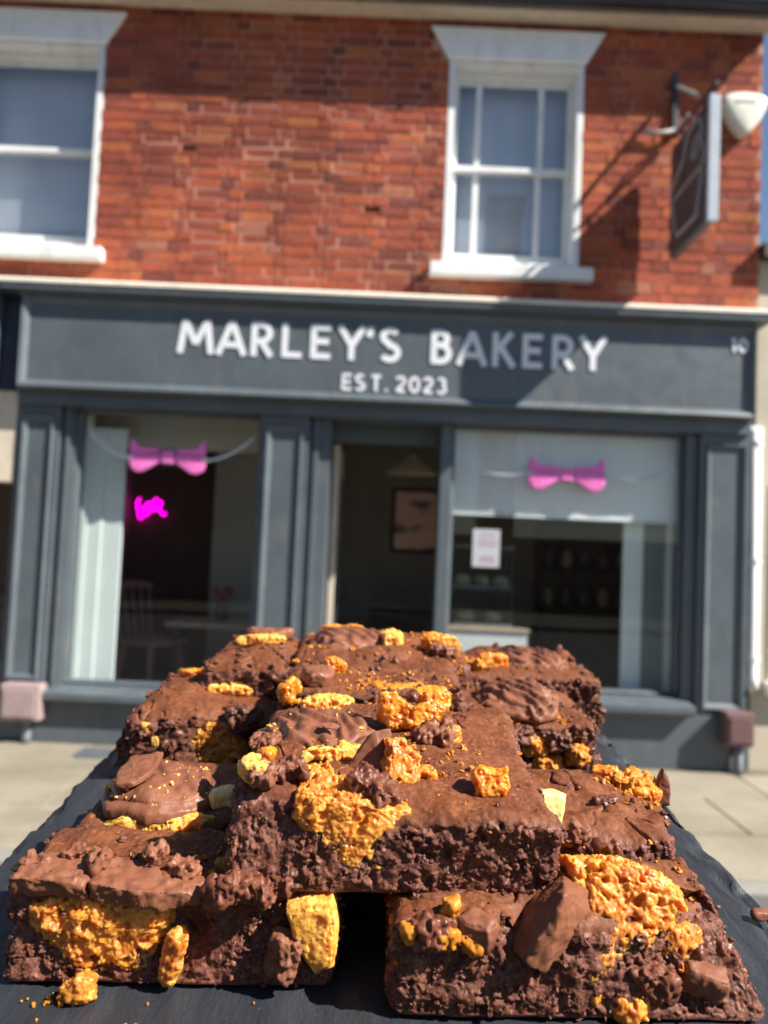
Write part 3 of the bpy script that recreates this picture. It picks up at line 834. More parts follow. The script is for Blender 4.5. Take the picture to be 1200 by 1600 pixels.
# houses across the street (seen mirrored in the panes)
O = empty('opposite_terrace', (-12, -9.5, 0), 'brick terrace across the street, mirrored in the left window panes', 'building')
n = NT('opposite_brick'); p = n.pos()
M['oppbrick'] = n.set(col=n.ramp(n.noise(.8, 4, .6, p), [(.3, (.20, .13, .10)), (.7, (.34, .24, .19))]), rough=.9)
MB().box(-24, .2, -17, -9.5, -.02, 5.6).build('wall', M['oppbrick'], O)
rfo = MB().prism([(-9.2, 5.6), (-13.2, 8.6), (-17.3, 5.6)][::-1], 'x', -24, .3).build('roof', M['darkwood'], O)
for cx_ in (-5.0, -14):
    MB().box(cx_ - .55, cx_ + .55, -13.7, -12.8, 7.8, 10.6).build('chimney', M['oppbrick'], rfo)
for i in range(6):
    xx = -22 + i * 4
    wo = MB().box(xx - .5, xx + .5, -9.52, -9.46, 3.3, 4.8).build('window', M['white'], O)
    MB().box(xx - .42, xx + .42, -9.459, -9.455, 3.38, 4.72).build('pane', M['glass'], wo)
tag(MB().box(.4, 24, -9.7, -9.45, -.02, 1.9).build('added_low_wall', M['oppbrick']), 'unseen low brick wall added across the street so the blind mirrors sky', 'wall')  # added unseen wall, kept low so the blind mirrors bright sky
K2 = empty('brick_chimney', (3.4, -13.2, 0), 'tall brick chimney across the street, mirrored in the upstairs window', 'chimney')
MB().box(2.9, 3.95, -13.7, -12.8, -.02, 12.4).build('stack', M['oppbrick'], K2)
MB().box(2.8, 4.05, -13.8, -12.7, 12.4, 12.7).build('cap', M['oppbrick'], K2)

# ================================================================== SLATE AND BROWNIES
# slate frame: u to the right, v away, w up from the slate's top face; the board is held 13 cm below the phone, tilted a little
SLATE_H = .131
SM = Euler((rad(5.35), rad(-1.3), rad(.35)), 'XYZ').to_matrix()
SLATE_ROT = SM.to_euler()
def s2w(u, v, w): return CAM + SM @ Vector((u, v, w - SLATE_H))

_rs = np.random.RandomState(5)
PERM = np.concatenate([_rs.permutation(512)] * 3)
GRAD = _rs.normal(size=(512, 3)); GRAD /= np.linalg.norm(GRAD, axis=1)[:, None]
JIT = _rs.rand(512, 3)
def _h(ix, iy, iz):
    return PERM[(PERM[(PERM[ix & 511] + iy) & 511] + iz) & 511]
def perlin(p):
    i = np.floor(p).astype(np.int64); f = p - i
    u = f * f * f * (f * (f * 6 - 15) + 10)
    out = 0
    for dx in (0, 1):
        wx = u[:, 0] if dx else 1 - u[:, 0]
        for dy in (0, 1):
            wy = u[:, 1] if dy else 1 - u[:, 1]
            for dz in (0, 1):
                wz = u[:, 2] if dz else 1 - u[:, 2]
                g = GRAD[_h(i[:, 0] + dx, i[:, 1] + dy, i[:, 2] + dz)]
                out = out + wx * wy * wz * (g[:, 0] * (f[:, 0] - dx) + g[:, 1] * (f[:, 1] - dy) + g[:, 2] * (f[:, 2] - dz))
    return out * 1.6
def fbm(p, o=3, r=.5):
    s = 0; a = 1
    for k in range(o):
        s = s + a * perlin(p * 2 ** k + 17.3 * k); a *= r
    return s
def worley(p):
    i = np.floor(p).astype(np.int64); f = p - i
    d1 = np.full(len(p), 9.0); d2 = np.full(len(p), 9.0)
    for dx in (-1, 0, 1):
        for dy in (-1, 0, 1):
            for dz in (-1, 0, 1):
                q = JIT[_h(i[:, 0] + dx, i[:, 1] + dy, i[:, 2] + dz)] + (dx, dy, dz) - f
                d = np.einsum('ij,ij->i', q, q)
                d2 = np.minimum(d2, np.maximum(d, d1)); d1 = np.minimum(d1, d)
    return np.sqrt(d1), np.sqrt(d2)
def sstep(a, b, x):
    t = np.clip((x - a) / (b - a), 0, 1); return t * t * (3 - 2 * t)

def cube_grid(nx, ny, nz, bottom=True):
    """welded surface of the unit cube [-1,1]^3: returns points and quads"""
    P = []; Q = []; off = 0
    def patch(fn, na, nb, flip):
        nonlocal off
        a = np.linspace(-1, 1, na + 1); b = np.linspace(-1, 1, nb + 1)
        A, Bm = np.meshgrid(a, b, indexing='ij')
        P.append(fn(A.ravel(), Bm.ravel()))
        idx = np.arange((na + 1) * (nb + 1)).reshape(na + 1, nb + 1) + off
        q = np.stack([idx[:-1, :-1], idx[1:, :-1], idx[1:, 1:], idx[:-1, 1:]], -1).reshape(-1, 4)
        Q.append(q[:, ::-1] if flip else q); off += (na + 1) * (nb + 1)
    one = np.ones_like
    patch(lambda a, b: np.stack([a, b, one(a)], 1), nx, ny, False)
    if bottom: patch(lambda a, b: np.stack([a, b, -one(a)], 1), nx, ny, True)
    patch(lambda a, b: np.stack([a, -one(a), b], 1), nx, nz, False)
    patch(lambda a, b: np.stack([a, one(a), b], 1), nx, nz, True)
    patch(lambda a, b: np.stack([one(a), a, b], 1), ny, nz, False)
    patch(lambda a, b: np.stack([-one(a), a, b], 1), ny, nz, True)
    P = np.concatenate(P); Q = np.concatenate(Q)
    key = np.round(P * 1e5).astype(np.int64)
    k1 = (key[:, 0] + 100001) * 400004000001 + (key[:, 1] + 100001) * 400003 + key[:, 2] + 100001
    _, first, inv = np.unique(k1, return_index=True, return_inverse=True)
    return P[first], inv[Q]
def vnormals(P, Q):
    n = np.cross(P[Q[:, 2]] - P[Q[:, 0]], P[Q[:, 3]] - P[Q[:, 1]])
    N_ = np.zeros_like(P)
    for k in range(4):
        for c in range(3): N_[:, c] += np.bincount(Q[:, k], weights=n[:, c], minlength=len(P))
    return N_ / (np.linalg.norm(N_, axis=1)[:, None] + 1e-12)
def np_mesh(name, P, Q, m, attrs=None, smooth=True):
    me = bpy.data.meshes.new(name)
    me.vertices.add(len(P)); me.vertices.foreach_set('co', np.asarray(P, np.float32).ravel())
    k = Q.shape[1]
    me.loops.add(Q.size); me.loops.foreach_set('vertex_index', Q.astype(np.int32).ravel())
    me.polygons.add(len(Q)); me.polygons.foreach_set('loop_start', np.arange(0, Q.size, k, dtype=np.int32))
    try: me.polygons.foreach_set('loop_total', np.full(len(Q), k, dtype=np.int32))
    except Exception: pass
    me.polygons.foreach_set('use_smooth', np.full(len(Q), smooth))
    for an, av in (attrs or {}).items():
        at = me.attributes.new(an, 'FLOAT', 'POINT'); at.data.foreach_set('value', np.asarray(av, np.float32))
    me.update(calc_edges=True); me.validate()
    me.materials.append(m)
    return me
def link(name, me, parent=None):
    o = bpy.data.objects.new(name, me); C.objects.link(o)
    if parent is not None: o.parent = parent
    return o

# ---- food materials (object space is metres, so scales run in the hundreds)
n = NT('brownie')
cr = n.attr('crust')
ob = n.obj()
crust = n.ramp(n.noise(170, 6, .65, ob), [(.28, (.100, .028, .0095)), (.5, (.150, .044, .0150)), (.72, (.225, .078, .029))])
crust = n.mix(n.ramp(n.noise(55, 4, .6, ob), [(.40, .0), (.66, .55)]), crust, (.102, .029, .0105))
crust = n.mix(n.ramp(n.noise(620, 3, .6, ob), [(.55, .0), (.72, .5)]), crust, (.33, .150, .072))
crumb = n.ramp(n.noise(300, 6, .7, ob), [(.28, (.050, .0150, .0085)), (.50, (.105, .032, .0165)), (.70, (.20, .069, .036))])
crumb = n.mix(n.ramp(n.noise(85, 3, .6, ob), [(.46, .0), (.68, .65)]), crumb, (.058, .0165, .0125))
crumb = n.mix(.55, crumb, n.ramp(n.voro(850, ob, out='Color'), [(.1, (.035, .011, .008)), (.5, (.12, .040, .025)), (.9, (.26, .105, .068))]))
crumb = n.mix(n.ramp(n.noise(1100, 2, .5, ob), [(.60, 0.0), (.70, .55)]), crumb, (.30, .135, .085))
crumb = n.mix(n.ramp(n.attr('knob'), [(.35, 0.0), (1.0, .55)]), crumb, (.20, .075, .042))
fac = n.ramp(n.math('ADD', cr, n.math('MULTIPLY', n.math('SUBTRACT', n.noise(240, 4, .6, ob), .5), .7)), [(.42, 0.0), (.58, 1.0)])
n.bump(n.noise(1500, 4, .6, ob), .40, .0004, n.bump(n.noise(520, 4, .65, ob), .35, .0007))
rg = n.mix(fac, n.ramp(n.noise(210, 4, .6, ob), [(.36, .36), (.62, .80)]), n.ramp(n.noise(130, 4, .6, ob), [(.35, .50), (.65, .78)]))
M['brownie'] = n.set(col=n.mix(fac, crumb, crust), rough=rg, spec=.30)
def sponge_mat(name, cols, grain, syrup, syr_lo):
    n = NT(name)
    ob = n.obj()
    c = n.ramp(n.noise(190, 6, .7, ob), [(.28, cols[0]), (.45, cols[1]), (.58, cols[2]), (.78, cols[3])])
    c = n.mix(n.ramp(n.noise(120, 4, .6, n.mapping(ob, (1, 1, 1), (1, .4, .2))), [(syr_lo, 0.0), (syr_lo + .14, .8)]), c, syrup)
    c = n.mix(.35, c, n.ramp(n.voro(900, ob, out='Color'), [(.1, grain[0]), (.5, grain[1]), (.9, grain[2])]))
    c = n.mix(n.ramp(n.noise(75, 5, .65, ob), [(.66, 0.0), (.74, .65)]), c, (.17, .048, .022))
    n.bump(n.voro(2100, ob), .22, .0004, n.bump(n.voro(900, ob), .25, .0006))
    n.b.inputs['Subsurface Radius'].default_value = (1.0, .42, .08); n.b.inputs['Subsurface Scale'].default_value = .0042
    return n.set(col=c, rough=n.ramp(n.noise(260, 3, .5, ob), [(.4, .28), (.62, .7)]), sss=.8, spec=.5)
M['sponge'] = sponge_mat('orange_sponge', ((.38, .085, .006), (.56, .175, .013), (.70, .29, .030), (.80, .45, .095)), ((.38, .09, .008), (.64, .25, .025), (.84, .54, .16)), (.34, .058, .006), .50)
M['palesponge'] = sponge_mat('yellow_sponge', ((.52, .175, .016), (.70, .295, .038), (.80, .43, .085), (.86, .56, .18)), ((.52, .20, .02), (.74, .38, .06), (.86, .58, .19)), (.54, .14, .010), .54)
n = NT('honeycomb_toffee')
ob = n.obj()
c = n.ramp(n.noise(230, 5, .7, ob), [(.3, (.48, .115, .006)), (.5, (.68, .225, .015)), (.72, (.82, .42, .07))])
n.bump(n.voro(900, ob), .5, .0005)
n.b.inputs['Subsurface Radius'].default_value = (1.0, .5, .1); n.b.inputs['Subsurface Scale'].default_value = .0045
M['honeycomb'] = n.set(col=c, rough=.3, sss=.8, spec=.6)
def choc(name, cols, rough):
    n = NT(name); ob = n.obj()
    c = n.ramp(n.noise(160, 5, .65, ob), [(.3, cols[0]), (.7, cols[1])])
    c = n.mix(n.ramp(n.noise(420, 4, .6, ob), [(.62, 0.0), (.74, .45)]), c, cols[2])
    n.bump(n.noise(420, 4, .6, ob), .3, .0006)
    return n.set(col=c, rough=n.ramp(n.noise(90, 3, .5, ob), [(.35, rough * .75), (.65, rough * 1.25)]), spec=.32)
M['milk'] = choc('milk_chocolate', ((.165, .058, .029), (.225, .086, .045), (.34, .18, .115)), .55)
M['darkchoc'] = choc('dark_chocolate_glaze', ((.095, .027, .013), (.175, .056, .028), (.26, .12, .08)), .48)
M['biscuit'] = choc('biscuit_yellow', ((.56, .27, .045), (.76, .45, .12), (.84, .60, .25)), .5)
M['fudge'] = choc('pale_fudge', ((.66, .50, .16), (.78, .63, .27), (.84, .74, .45)), .45)
M['orangecrumb'] = choc('orange_crumb', ((.42, .13, .010), (.62, .24, .025), (.78, .44, .10)), .55)
M['browncrumb'] = choc('brown_crumb', ((.080, .027, .016), (.18, .065, .036), (.28, .13, .08)), .5)

# ---- slate board
n = NT('slate'); ob = n.obj()
st = n.mapping(ob, (1.0, .22, 1.0), (0, 0, .5))
c = n.ramp(n.noise(60, 7, .7, st), [(.3, (.015, .0165, .020)), (.55, (.023, .026, .032)), (.75, (.040, .044, .053))])
c = n.mix(n.ramp(n.noise(900, 3, .6, ob), [(.66, 0.0), (.76, .5)]), c, (.14, .145, .15))
n.bump(n.noise(700, 5, .65, ob), .35, .0006, n.bump(n.noise(120, 6, .7, st), .6, .0014))
M['slate'] = n.set(col=c, rough=n.ramp(n.noise(140, 4, .6, st), [(.3, .40), (.7, .62)]), spec=.5)
def make_slate():
    u0, u1, v0, v1, T = -.126, .1235, .115, .475, .0065
    P, Q = cube_grid(170, 230, 6)
    U = (u0 + u1) / 2 + P[:, 0] * (u1 - u0) / 2; V = (v0 + v1) / 2 + P[:, 1] * (v1 - v0) / 2; Wt = -T / 2 + P[:, 2] * T / 2
    X = np.stack([U, V, Wt], 1)
    ed = np.minimum(np.minimum(U - u0, u1 - U), np.minimum(V - v0, v1 - V))
    # chipped, riven edges: sides wander, top lip broken back
    lip = sstep(.010, 0, ed)
    cx = np.sign(P[:, 0]) * (np.abs(P[:, 0]) > .999); cy = np.sign(P[:, 1]) * (np.abs(P[:, 1]) > .999)
    nz = fbm(np.stack([U * 45, V * 45, P[:, 2] * 1.2], 1), 4, .55)
    prox = sstep(.012, 0, np.minimum(U - u0, u1 - U)) * np.sign(P[:, 0]); proy = sstep(.012, 0, np.minimum(V - v0, v1 - V)) * np.sign(P[:, 1])
    X[:, 0] += prox * (nz * .0021 - .0010 * (P[:, 2] + 1)); X[:, 1] += proy * (nz * .0021 - .0010 * (P[:, 2] + 1))
    top = P[:, 2] > .5
    chip = sstep(-.05, .5, perlin(np.stack([U * 70 + 3, V * 70, U * 0], 1)))
    X[:, 2] -= np.where(top, lip * (.0006 + .0024 * chip), 0)
    a = .5; s_ = np.stack([(U * math.cos(a) + V * math.sin(a)) * 110, (-U * math.sin(a) + V * math.cos(a)) * 26, U * 0], 1)
    lay = fbm(s_, 4, .55); lay = np.round(lay * 4) / 4 * .6 + lay * .4
    X[:, 2] += np.where(top, lay * .00055 * (1 - .0 * lip), 0)
    o = link('slate_board', np_mesh('slate_board', X, Q, M['slate']))
    o.location = s2w(0, 0, 0); o.rotation_euler = SLATE_ROT
    tag(o, 'dark slate serving board with chipped edges carrying the brownies', 'serving board')
make_slate()

# ---- brownies
class Brownie:
    def __init__(s, label, u, v, w0, T, res, seed, top=None, lean=None, taper=None, rough=1.0, notch=()):
        rough *= .80
        """u,v ranges of the base; w0 base height; T height; res mesh spacing; top(un,vn) extra height; lean(un,wn) shift of the front face"""
        s.u, s.v, s.w0 = u, v, w0
        s.cu, s.cv = (u[0] + u[1]) / 2, (v[0] + v[1]) / 2
        a, b = (u[1] - u[0]) / 2, (v[1] - v[0]) / 2
        P, Q = cube_grid(int(2 * a / res), int(2 * b / res), max(6, int(T / res)), False)
        un, vn, wn = P[:, 0], P[:, 1], P[:, 2]
        r = .0040
        p0 = np.stack([un * a, vn * b, (wn + 1) / 2 * T], 1)
        lo = np.array([-a + r, -b + r, r * .5]); hi = np.array([a - r, b - r, T - r])
        q = np.clip(p0, lo, hi); d = p0 - q; L = np.linalg.norm(d, axis=1) + 1e-9
        nrm = d / L[:, None]
        X = q + nrm * r
        wn01 = X[:, 2] / T
        # bulged, uneven top
        so = np.array([seed * 7.31, seed * 3.17, seed * 1.93])
        und = fbm(np.stack([X[:, 0] * 30, X[:, 1] * 30, X[:, 0] * 0], 1) + so, 3, .55) * .0032
        dome = (1 - un ** 4) * (1 - vn ** 4) * .0024
        tp = top(un, vn) if top else 0
        X[:, 2] += wn01 ** 1.5 * (und + dome + tp)
        # wandering cut faces
        side = np.clip(1 - nrm[:, 2], 0, 1)
        big = fbm(X * 55 + so, 3, .55) * .0026 * rough
        hz = np.stack([nrm[:, 0], nrm[:, 1], nrm[:, 2] * 0], 1)
        X += hz * (big * (.35 + .65 * wn01))[:, None]
        if lean: X[:, 1] += lean(un, wn01) * (vn < .0) * np.clip(-vn * 1.3, 0, 1)
        if taper: X[:, 0] += taper(un, vn, wn01)
        N1 = vnormals(X, Q)
        crust = sstep(.50, .85, nrm[:, 2]) * sstep(.5, .75, wn)
        sd = 1 - sstep(.35, .8, nrm[:, 2])
        sd = sd * (X[:, 2] > .0012)
        # crumb clods: rounded lumps over pits
        w1, w1b = worley(X * (1 / .0030) + so + .35 * fbm(X * 300 + so, 2)[:, None]); w2, _ = worley(X * (1 / .00125) + so * 2)
        gate = sstep(-.35, .35, fbm(X * 130 + so, 2, .5))
        xa = X * np.array([1.0, 1.0, 1.55]) + .0009 * np.stack([perlin(X * 420 + so + 7 * k_) for k_ in range(3)], 1)
        bil = .30 - np.abs(perlin(xa * 300 + so)); bil2 = .25 - np.abs(perlin(xa * 680 + so)); rid = np.abs(perlin(xa * 1250 + so)) - .25
        lump = (.55 - w1) * .0007 * gate - bil * .0017 * (.3 + .7 * gate) - bil2 * .0011 * (.3 + .7 * gate) + rid * .0005 + fbm(X * 190 + so, 2, .6) * .0011
        pit = sstep(.26, .55, perlin(X * 260 + so * 3)) * .0017 * (.3 + .7 * gate) + sstep(.30, .6, perlin(X * 560 + so)) * .0009 * (.2 + .8 * gate)
        rag = sstep(.72, .98, wn01) * fbm(X * 300 + so, 2, .6) * .0016
        disp = sd * rough * (lump - pit + rag)
        # papery crust: fine wrinkles, blisters, a few cracks
        x2 = np.stack([X[:, 0], X[:, 1] * .75, X[:, 0] * 0], 1)
        wr = np.abs(fbm(x2 * 210 + so, 3, .55)); wr2 = fbm(x2 * 620 + so, 2, .5)
        ck = np.abs(fbm(x2 * 48 + so * 1.7, 2, .5)); crack = sstep(.035, .0, ck) * sstep(-.1, .25, perlin(x2 * 30 + so))
        hole = sstep(.50, .66, perlin(x2 * 130 + so * 4))
        disp += crust * (wr * .00045 + wr2 * .00010 - crack * .0013 - hole * .0011 * sstep(-.1, .3, perlin(x2 * 40 + so)))
        # crust edge flakes
        X = X + N1 * disp[:, None]
        for (nu, nv, nw, rr, dep) in notch:
            dd = (X - np.array([nu - s.cu, nv - s.cv, nw - w0])) / rr
            k = np.exp(-np.einsum('ij,ij->i', dd, dd) * 1.6)
            X -= N1 * (k * dep)[:, None]
        X[:, 2] = np.maximum(X[:, 2], .0004)
        knob = np.clip((.5 - w1) * 2.2 + (.45 - w2) * 1.0, 0, 1) * (sd > .2)
        s.X, s.Q, s.N = X, Q, vnormals(X, Q)
        s.o = link('brownie', np_mesh('brownie', X, Q, M['brownie'], {'crust': crust, 'knob': knob}))
        s.o.location = s2w(s.cu, s.cv, w0); s.o.rotation_euler = SLATE_ROT
        tag(s.o, label, 'brownie', 'brownies piled on the slate')
        s.a, s.b, s.T = a, b, T
        s.seed = seed
    def loc(s, u, v, w): return np.array([u - s.cu, v - s.cv, w - s.w0])
    def top_at(s, u, v):
        d = (s.X[:, 0] - (u - s.cu)) ** 2 + (s.X[:, 1] - (v - s.cv)) ** 2
        i = np.argsort(d)[:40]
        return s.X[i, 2].max() + s.w0

def outline_R(poly, th):
    """radius of a star-shaped polygon about the origin at angles th"""
    poly = np.asarray(poly, float); R = np.zeros_like(th)
    best = np.full_like(th, 1e9)
    for i in range(len(poly)):
        a = poly[i]; b = poly[(i + 1) % len(poly)]; e = b - a
        den = np.cos(th) * e[1] - np.sin(th) * e[0]
        den = np.where(np.abs(den) < 1e-12, 1e-12, den)
        t = (a[0] * e[1] - a[1] * e[0]) / den
        s_ = (a[0] * np.sin(th) - a[1] * np.cos(th)) / den
        ok = (t > 0) & (s_ >= -1e-6) & (s_ <= 1 + 1e-6)
        best = np.where(ok & (t < best), t, best)
    return np.where(best > 1e8, np.median(best[best < 1e8]), best)
LAST = [None, None]
def chunk(name, br, poly, ctr, ex, ey, depth, m, res=.0005, kind='sponge', seed=0, sharp=4.0, amp=1.0, prof=None, rot=None, label=None):
    """lumpy solid with a drawn outline. poly: outline in the ex,ey plane about ctr (slate frame); depth along ex x ey"""
    poly = np.asarray(poly, float)
    size = np.abs(poly).max()
    nn = int(np.clip(2 * size / res, 12, 110)); nd = int(np.clip(depth / res, 6, 60))
    P, Q = cube_grid(nn, nn, nd)
    x, y, z = P[:, 0], P[:, 1], P[:, 2]
    # square -> disc
    dx = x * np.sqrt(1 - y * y / 2); dy = y * np.sqrt(1 - x * x / 2)
    rr = np.sqrt(dx * dx + dy * dy); th = np.arctan2(dy, dx)
    R = outline_R(poly, th)
    zz = z.copy()
    # superellipsoid rounding of the rim
    k = (1 - np.clip(np.abs(zz) ** sharp, 0, 1) * np.clip(rr, 0, 1) ** sharp * .16)
    px = np.cos(th) * rr * R * k; py = np.sin(th) * rr * R * k; pz = zz * depth / 2 * k
    if prof is not None: pz = prof(px, py, pz, rr, zz)
    ex = np.asarray(ex, float); ex /= np.linalg.norm(ex); ey = np.asarray(ey, float); ey -= ex * ex.dot(ey); ey /= np.linalg.norm(ey)
    ez = np.cross(ex, ey)
    so = np.array([seed * 5.1 + 1, seed * 2.7 + 9, seed * 1.3 + 4])
    X = px[:, None] * ex + py[:, None] * ey + pz[:, None] * ez
    N1 = vnormals(X, Q)
    if kind == 'sponge':
        w1, _ = worley(X * (1 / .0019) + so + .4 * fbm(X * 400 + so, 2)[:, None]); w2, _ = worley(X * (1 / .0009) + so * 2)
        d = (.5 - w1) * .0009 + (.5 - w2) * .00055 + fbm(X * 110 + so, 3, .6) * .0008 - sstep(.24, .5, perlin(X * 420 + so)) * .0013 - sstep(.3, .6, perlin(X * 170 + so)) * .0012
    elif kind == 'honey':
        w1, _ = worley(X * (1 / .0026) + so)
        d = (w1 - .5) * .0005 + fbm(X * 150 + so, 3, .6) * .0010 - sstep(.2, .5, perlin(X * 720 + so)) * .0007 + fbm(X * 900 + so, 2) * .00018
    elif kind == 'choc':
        d = fbm(X * 90 + so, 3, .5) * .0010 + fbm(X * 480 + so, 2, .6) * .00022
    elif kind == 'lid':
        w1, _ = worley(X * (1 / .0034) + so)
        d = fbm(X * 130 + so, 3, .55) * .0017 + np.clip(.35 - w1, 0, 1) * .0016 + fbm(X * 600 + so, 2, .6) * .00035
    elif kind == 'dome':
        up = np.clip(N1[:, 2], 0, 1)
        ridge = np.sin((X[:, 0] * .9 + X[:, 1] * .45 + perlin(X * 90 + so) * .0045) * (2 * math.pi / .0068)) * .00085 * amp
        w1, _ = worley(X * (1 / .0042) + so)
        d = up * (ridge + fbm(X * 80 + so, 3, .5) * .0015 + np.clip(.16 - w1, 0, 1) * .0035) + fbm(X * 420 + so, 2, .6) * .00015
    else:   # crumbly brown
        w1, _ = worley(X * (1 / .0030) + so); d = (.5 - w1) * .0015 + fbm(X * 160 + so, 3, .6) * .0015 + fbm(X * 620 + so, 2, .6) * .0006 - sstep(.2, .5, perlin(X * 380 + so)) * .0010
    X = X + N1 * (d * (amp if kind != 'dome' else 1))[:, None]
    if rot is not None: X = X @ np.array(Euler(rot).to_matrix()).T
    X = X + br.loc(*ctr)
    LAST[:] = [X, Q]
    o = link(name, np_mesh(name, X, Q, M[m], {'crust': np.zeros(len(X)), 'knob': np.zeros(len(X))}), br.o)
    if label: o['label'] = label
    return o
def facet(name, br, pts, m, cuts=7, amp=.0003, seed=0, bev=.0006):
    """hard-edged broken piece: hull of the given points (slate frame), finely cut and slightly roughened"""
    bmh = bmesh.new()
    for p_ in pts: bmh.verts.new(br.loc(*p_))
    r_ = bmesh.ops.convex_hull(bmh, input=bmh.verts)
    bmesh.ops.delete(bmh, geom=[g_ for g_ in r_['geom_interior'] if isinstance(g_, bmesh.types.BMVert)], context='VERTS')
    bmesh.ops.dissolve_limit(bmh, angle_limit=rad(4), verts=bmh.verts, edges=bmh.edges)
    bmesh.ops.bevel(bmh, geom=bmh.edges[:], offset=bev, segments=2, affect='EDGES', profile=.6)
    bmesh.ops.triangulate(bmh, faces=bmh.faces)
    for _ in range(4):
        le = [e_ for e_ in bmh.edges if e_.calc_length() > .0011]
        if not le: break
        bmesh.ops.subdivide_edges(bmh, edges=le, cuts=1)
        bmesh.ops.triangulate(bmh, faces=[f_ for f_ in bmh.faces if len(f_.verts) > 3])
    me = bpy.data.meshes.new(name); bmh.to_mesh(me); bmh.free()
    X = np.zeros(len(me.vertices) * 3); me.vertices.foreach_get('co', X); X = X.reshape(-1, 3)
    Nn = np.zeros(len(me.vertices) * 3); me.vertices.foreach_get('normal', Nn); Nn = Nn.reshape(-1, 3)
    X += Nn * (fbm(X * 260 + seed, 3, .6) * amp + fbm(X * 900 + seed, 2) * amp * .3)[:, None]
    me.vertices.foreach_set('co', X.ravel().astype(np.float32)); me.polygons.foreach_set('use_smooth', [True] * len(me.polygons))
    me.update(); me.materials.append(M[m])
    return link(name, me, br.o)
UX, VX, WX = (1, 0, 0), (0, 1, 0), (0, 0, 1)
def front(name, br, pts, v, depth, m, **kw):
    """solid whose outline is drawn on the cut front face: pts (u,w)"""
    pts = np.asarray(pts, float); c = (pts.max(0) + pts.min(0)) / 2 if 'ctr' not in kw else np.asarray(kw.pop('ctr'))
    return chunk(name, br, pts - c, (c[0], v + depth / 2, c[1]), UX, WX, depth, m, **kw)
def blob(n, r, seed, sq=1.0, irr=.22):
    rr = np.random.RandomState(seed); th = np.linspace(0, 2 * math.pi, n, endpoint=False)
    k = 1 + (rr.rand(n) - .5) * 2 * irr
    return np.stack([np.cos(th) * r * k, np.sin(th) * r * k * sq], 1)
def dome_prof(h, base=.001):
    def f(px, py, pz, rr, zz): return np.where(zz > 0, zz * h * np.sqrt(np.clip(1 - (rr * .94) ** 2.6, 0, 1)) + base, zz * .002)
    return f
def dome(br, u, v, ru, rv, h, seed, amp=1.0, w=None, m='milk', rotz=0, tilt=(0, 0), sink=.002, poly=None):
    t = w if w is not None else br.top_at(u, v) - sink
    pl = poly if poly is not None else blob(14, 1, seed, 1, .10) * (ru, rv)
    return chunk('chocolate_topping', br, pl, (u, v, t), UX, VX, .004, m, res=.0006, kind='dome', seed=seed, amp=amp, prof=dome_prof(h), rot=(tilt[0], tilt[1], rotz))
def bit(name, br, u, v, r, h, m, kind, seed, sq=.8, rot=(0, 0, 0), w=None, irr=.25, sink=.0015, res=.0005, n=9):
    t = w if w is not None else br.top_at(u, v) + h / 2 - sink
    return chunk(name, br, blob(n, r, seed, sq, irr), (u, v, t), UX, VX, h, m, res=res, kind=kind, seed=seed, rot=rot)

# tiny crumbs, as stuff: on tops and on cut sides
def ico():
    t = (1 + 5 ** .5) / 2
    v = np.array([(-1, t, 0), (1, t, 0), (-1, -t, 0), (1, -t, 0), (0, -1, t), (0, 1, t), (0, -1, -t), (0, 1, -t), (t, 0, -1), (t, 0, 1), (-t, 0, -1), (-t, 0, 1)], float)
    f = np.array([(0, 11, 5), (0, 5, 1), (0, 1, 7), (0, 7, 10), (0, 10, 11), (1, 5, 9), (5, 11, 4), (11, 10, 2), (10, 7, 6), (7, 1, 8), (3, 9, 4), (3, 4, 2), (3, 2, 6), (3, 6, 8), (3, 8, 9), (4, 9, 5), (2, 4, 11), (6, 2, 10), (8, 6, 7), (9, 8, 1)])
    v /= np.linalg.norm(v[0]); V = list(v); F = []; mid = {}
    for a, b, c in f:
        m_ = []
        for i, j in ((a, b), (b, c), (c, a)):
            k = (min(i, j), max(i, j))
            if k not in mid:
                p_ = (V[i] + V[j]); V.append(p_ / np.linalg.norm(p_)); mid[k] = len(V) - 1
            m_.append(mid[k])
        F += [(a, m_[0], m_[2]), (b, m_[1], m_[0]), (c, m_[2], m_[1]), tuple(m_)]
    return np.array(V), np.array(F)
ICO_V, ICO_F = ico()
def crumbs(br, pts, nrm, sizes, m, seed):
    k = len(pts); rr = np.random.RandomState(seed)
    V = ICO_V[None] * (1 + .0 * sizes[:, None, None])
    V = V * (.55 + .9 * rr.rand(k, 42, 1)) * (.6 + .8 * rr.rand(k, 1, 3)) * sizes[:, None, None]
    X = (V + pts[:, None] + nrm[:, None] * sizes[:, None, None] * .35).reshape(-1, 3)
    F = (ICO_F[None] + (np.arange(k) * 42)[:, None, None]).reshape(-1, 3)
    o = link('crumb', np_mesh('crumbs', X, F, M[m], None, False), br.o); o['kind'] = 'stuff'
    return o
def sprinkle(br, n_top, n_side, seed, centre=None, spread=None, m='orangecrumb', s0=.0003, s1=.0010):
    rr = np.random.RandomState(seed)
    top = np.where(br.N[:, 2] > .75)[0]; sd = np.where((np.abs(br.N[:, 2]) < .6) & (br.N[:, 1] < .3))[0]
    ids = []
    if n_top and len(top):
        if centre is not None:
            d = np.hypot(br.X[top, 0] - (centre[0] - br.cu), br.X[top, 1] - (centre[1] - br.cv)); p_ = np.exp(-(d / spread) ** 2) + 1e-5; p_ /= p_.sum()
            ids.append(rr.choice(top, n_top, p=p_))
        else: ids.append(rr.choice(top, n_top))
    if n_side and len(sd): ids.append(rr.choice(sd, n_side))
    ids = np.concatenate(ids)
    crumbs(br, br.X[ids], br.N[ids], s0 + (s1 - s0) * rr.rand(len(ids)) ** 2.2, m, seed)

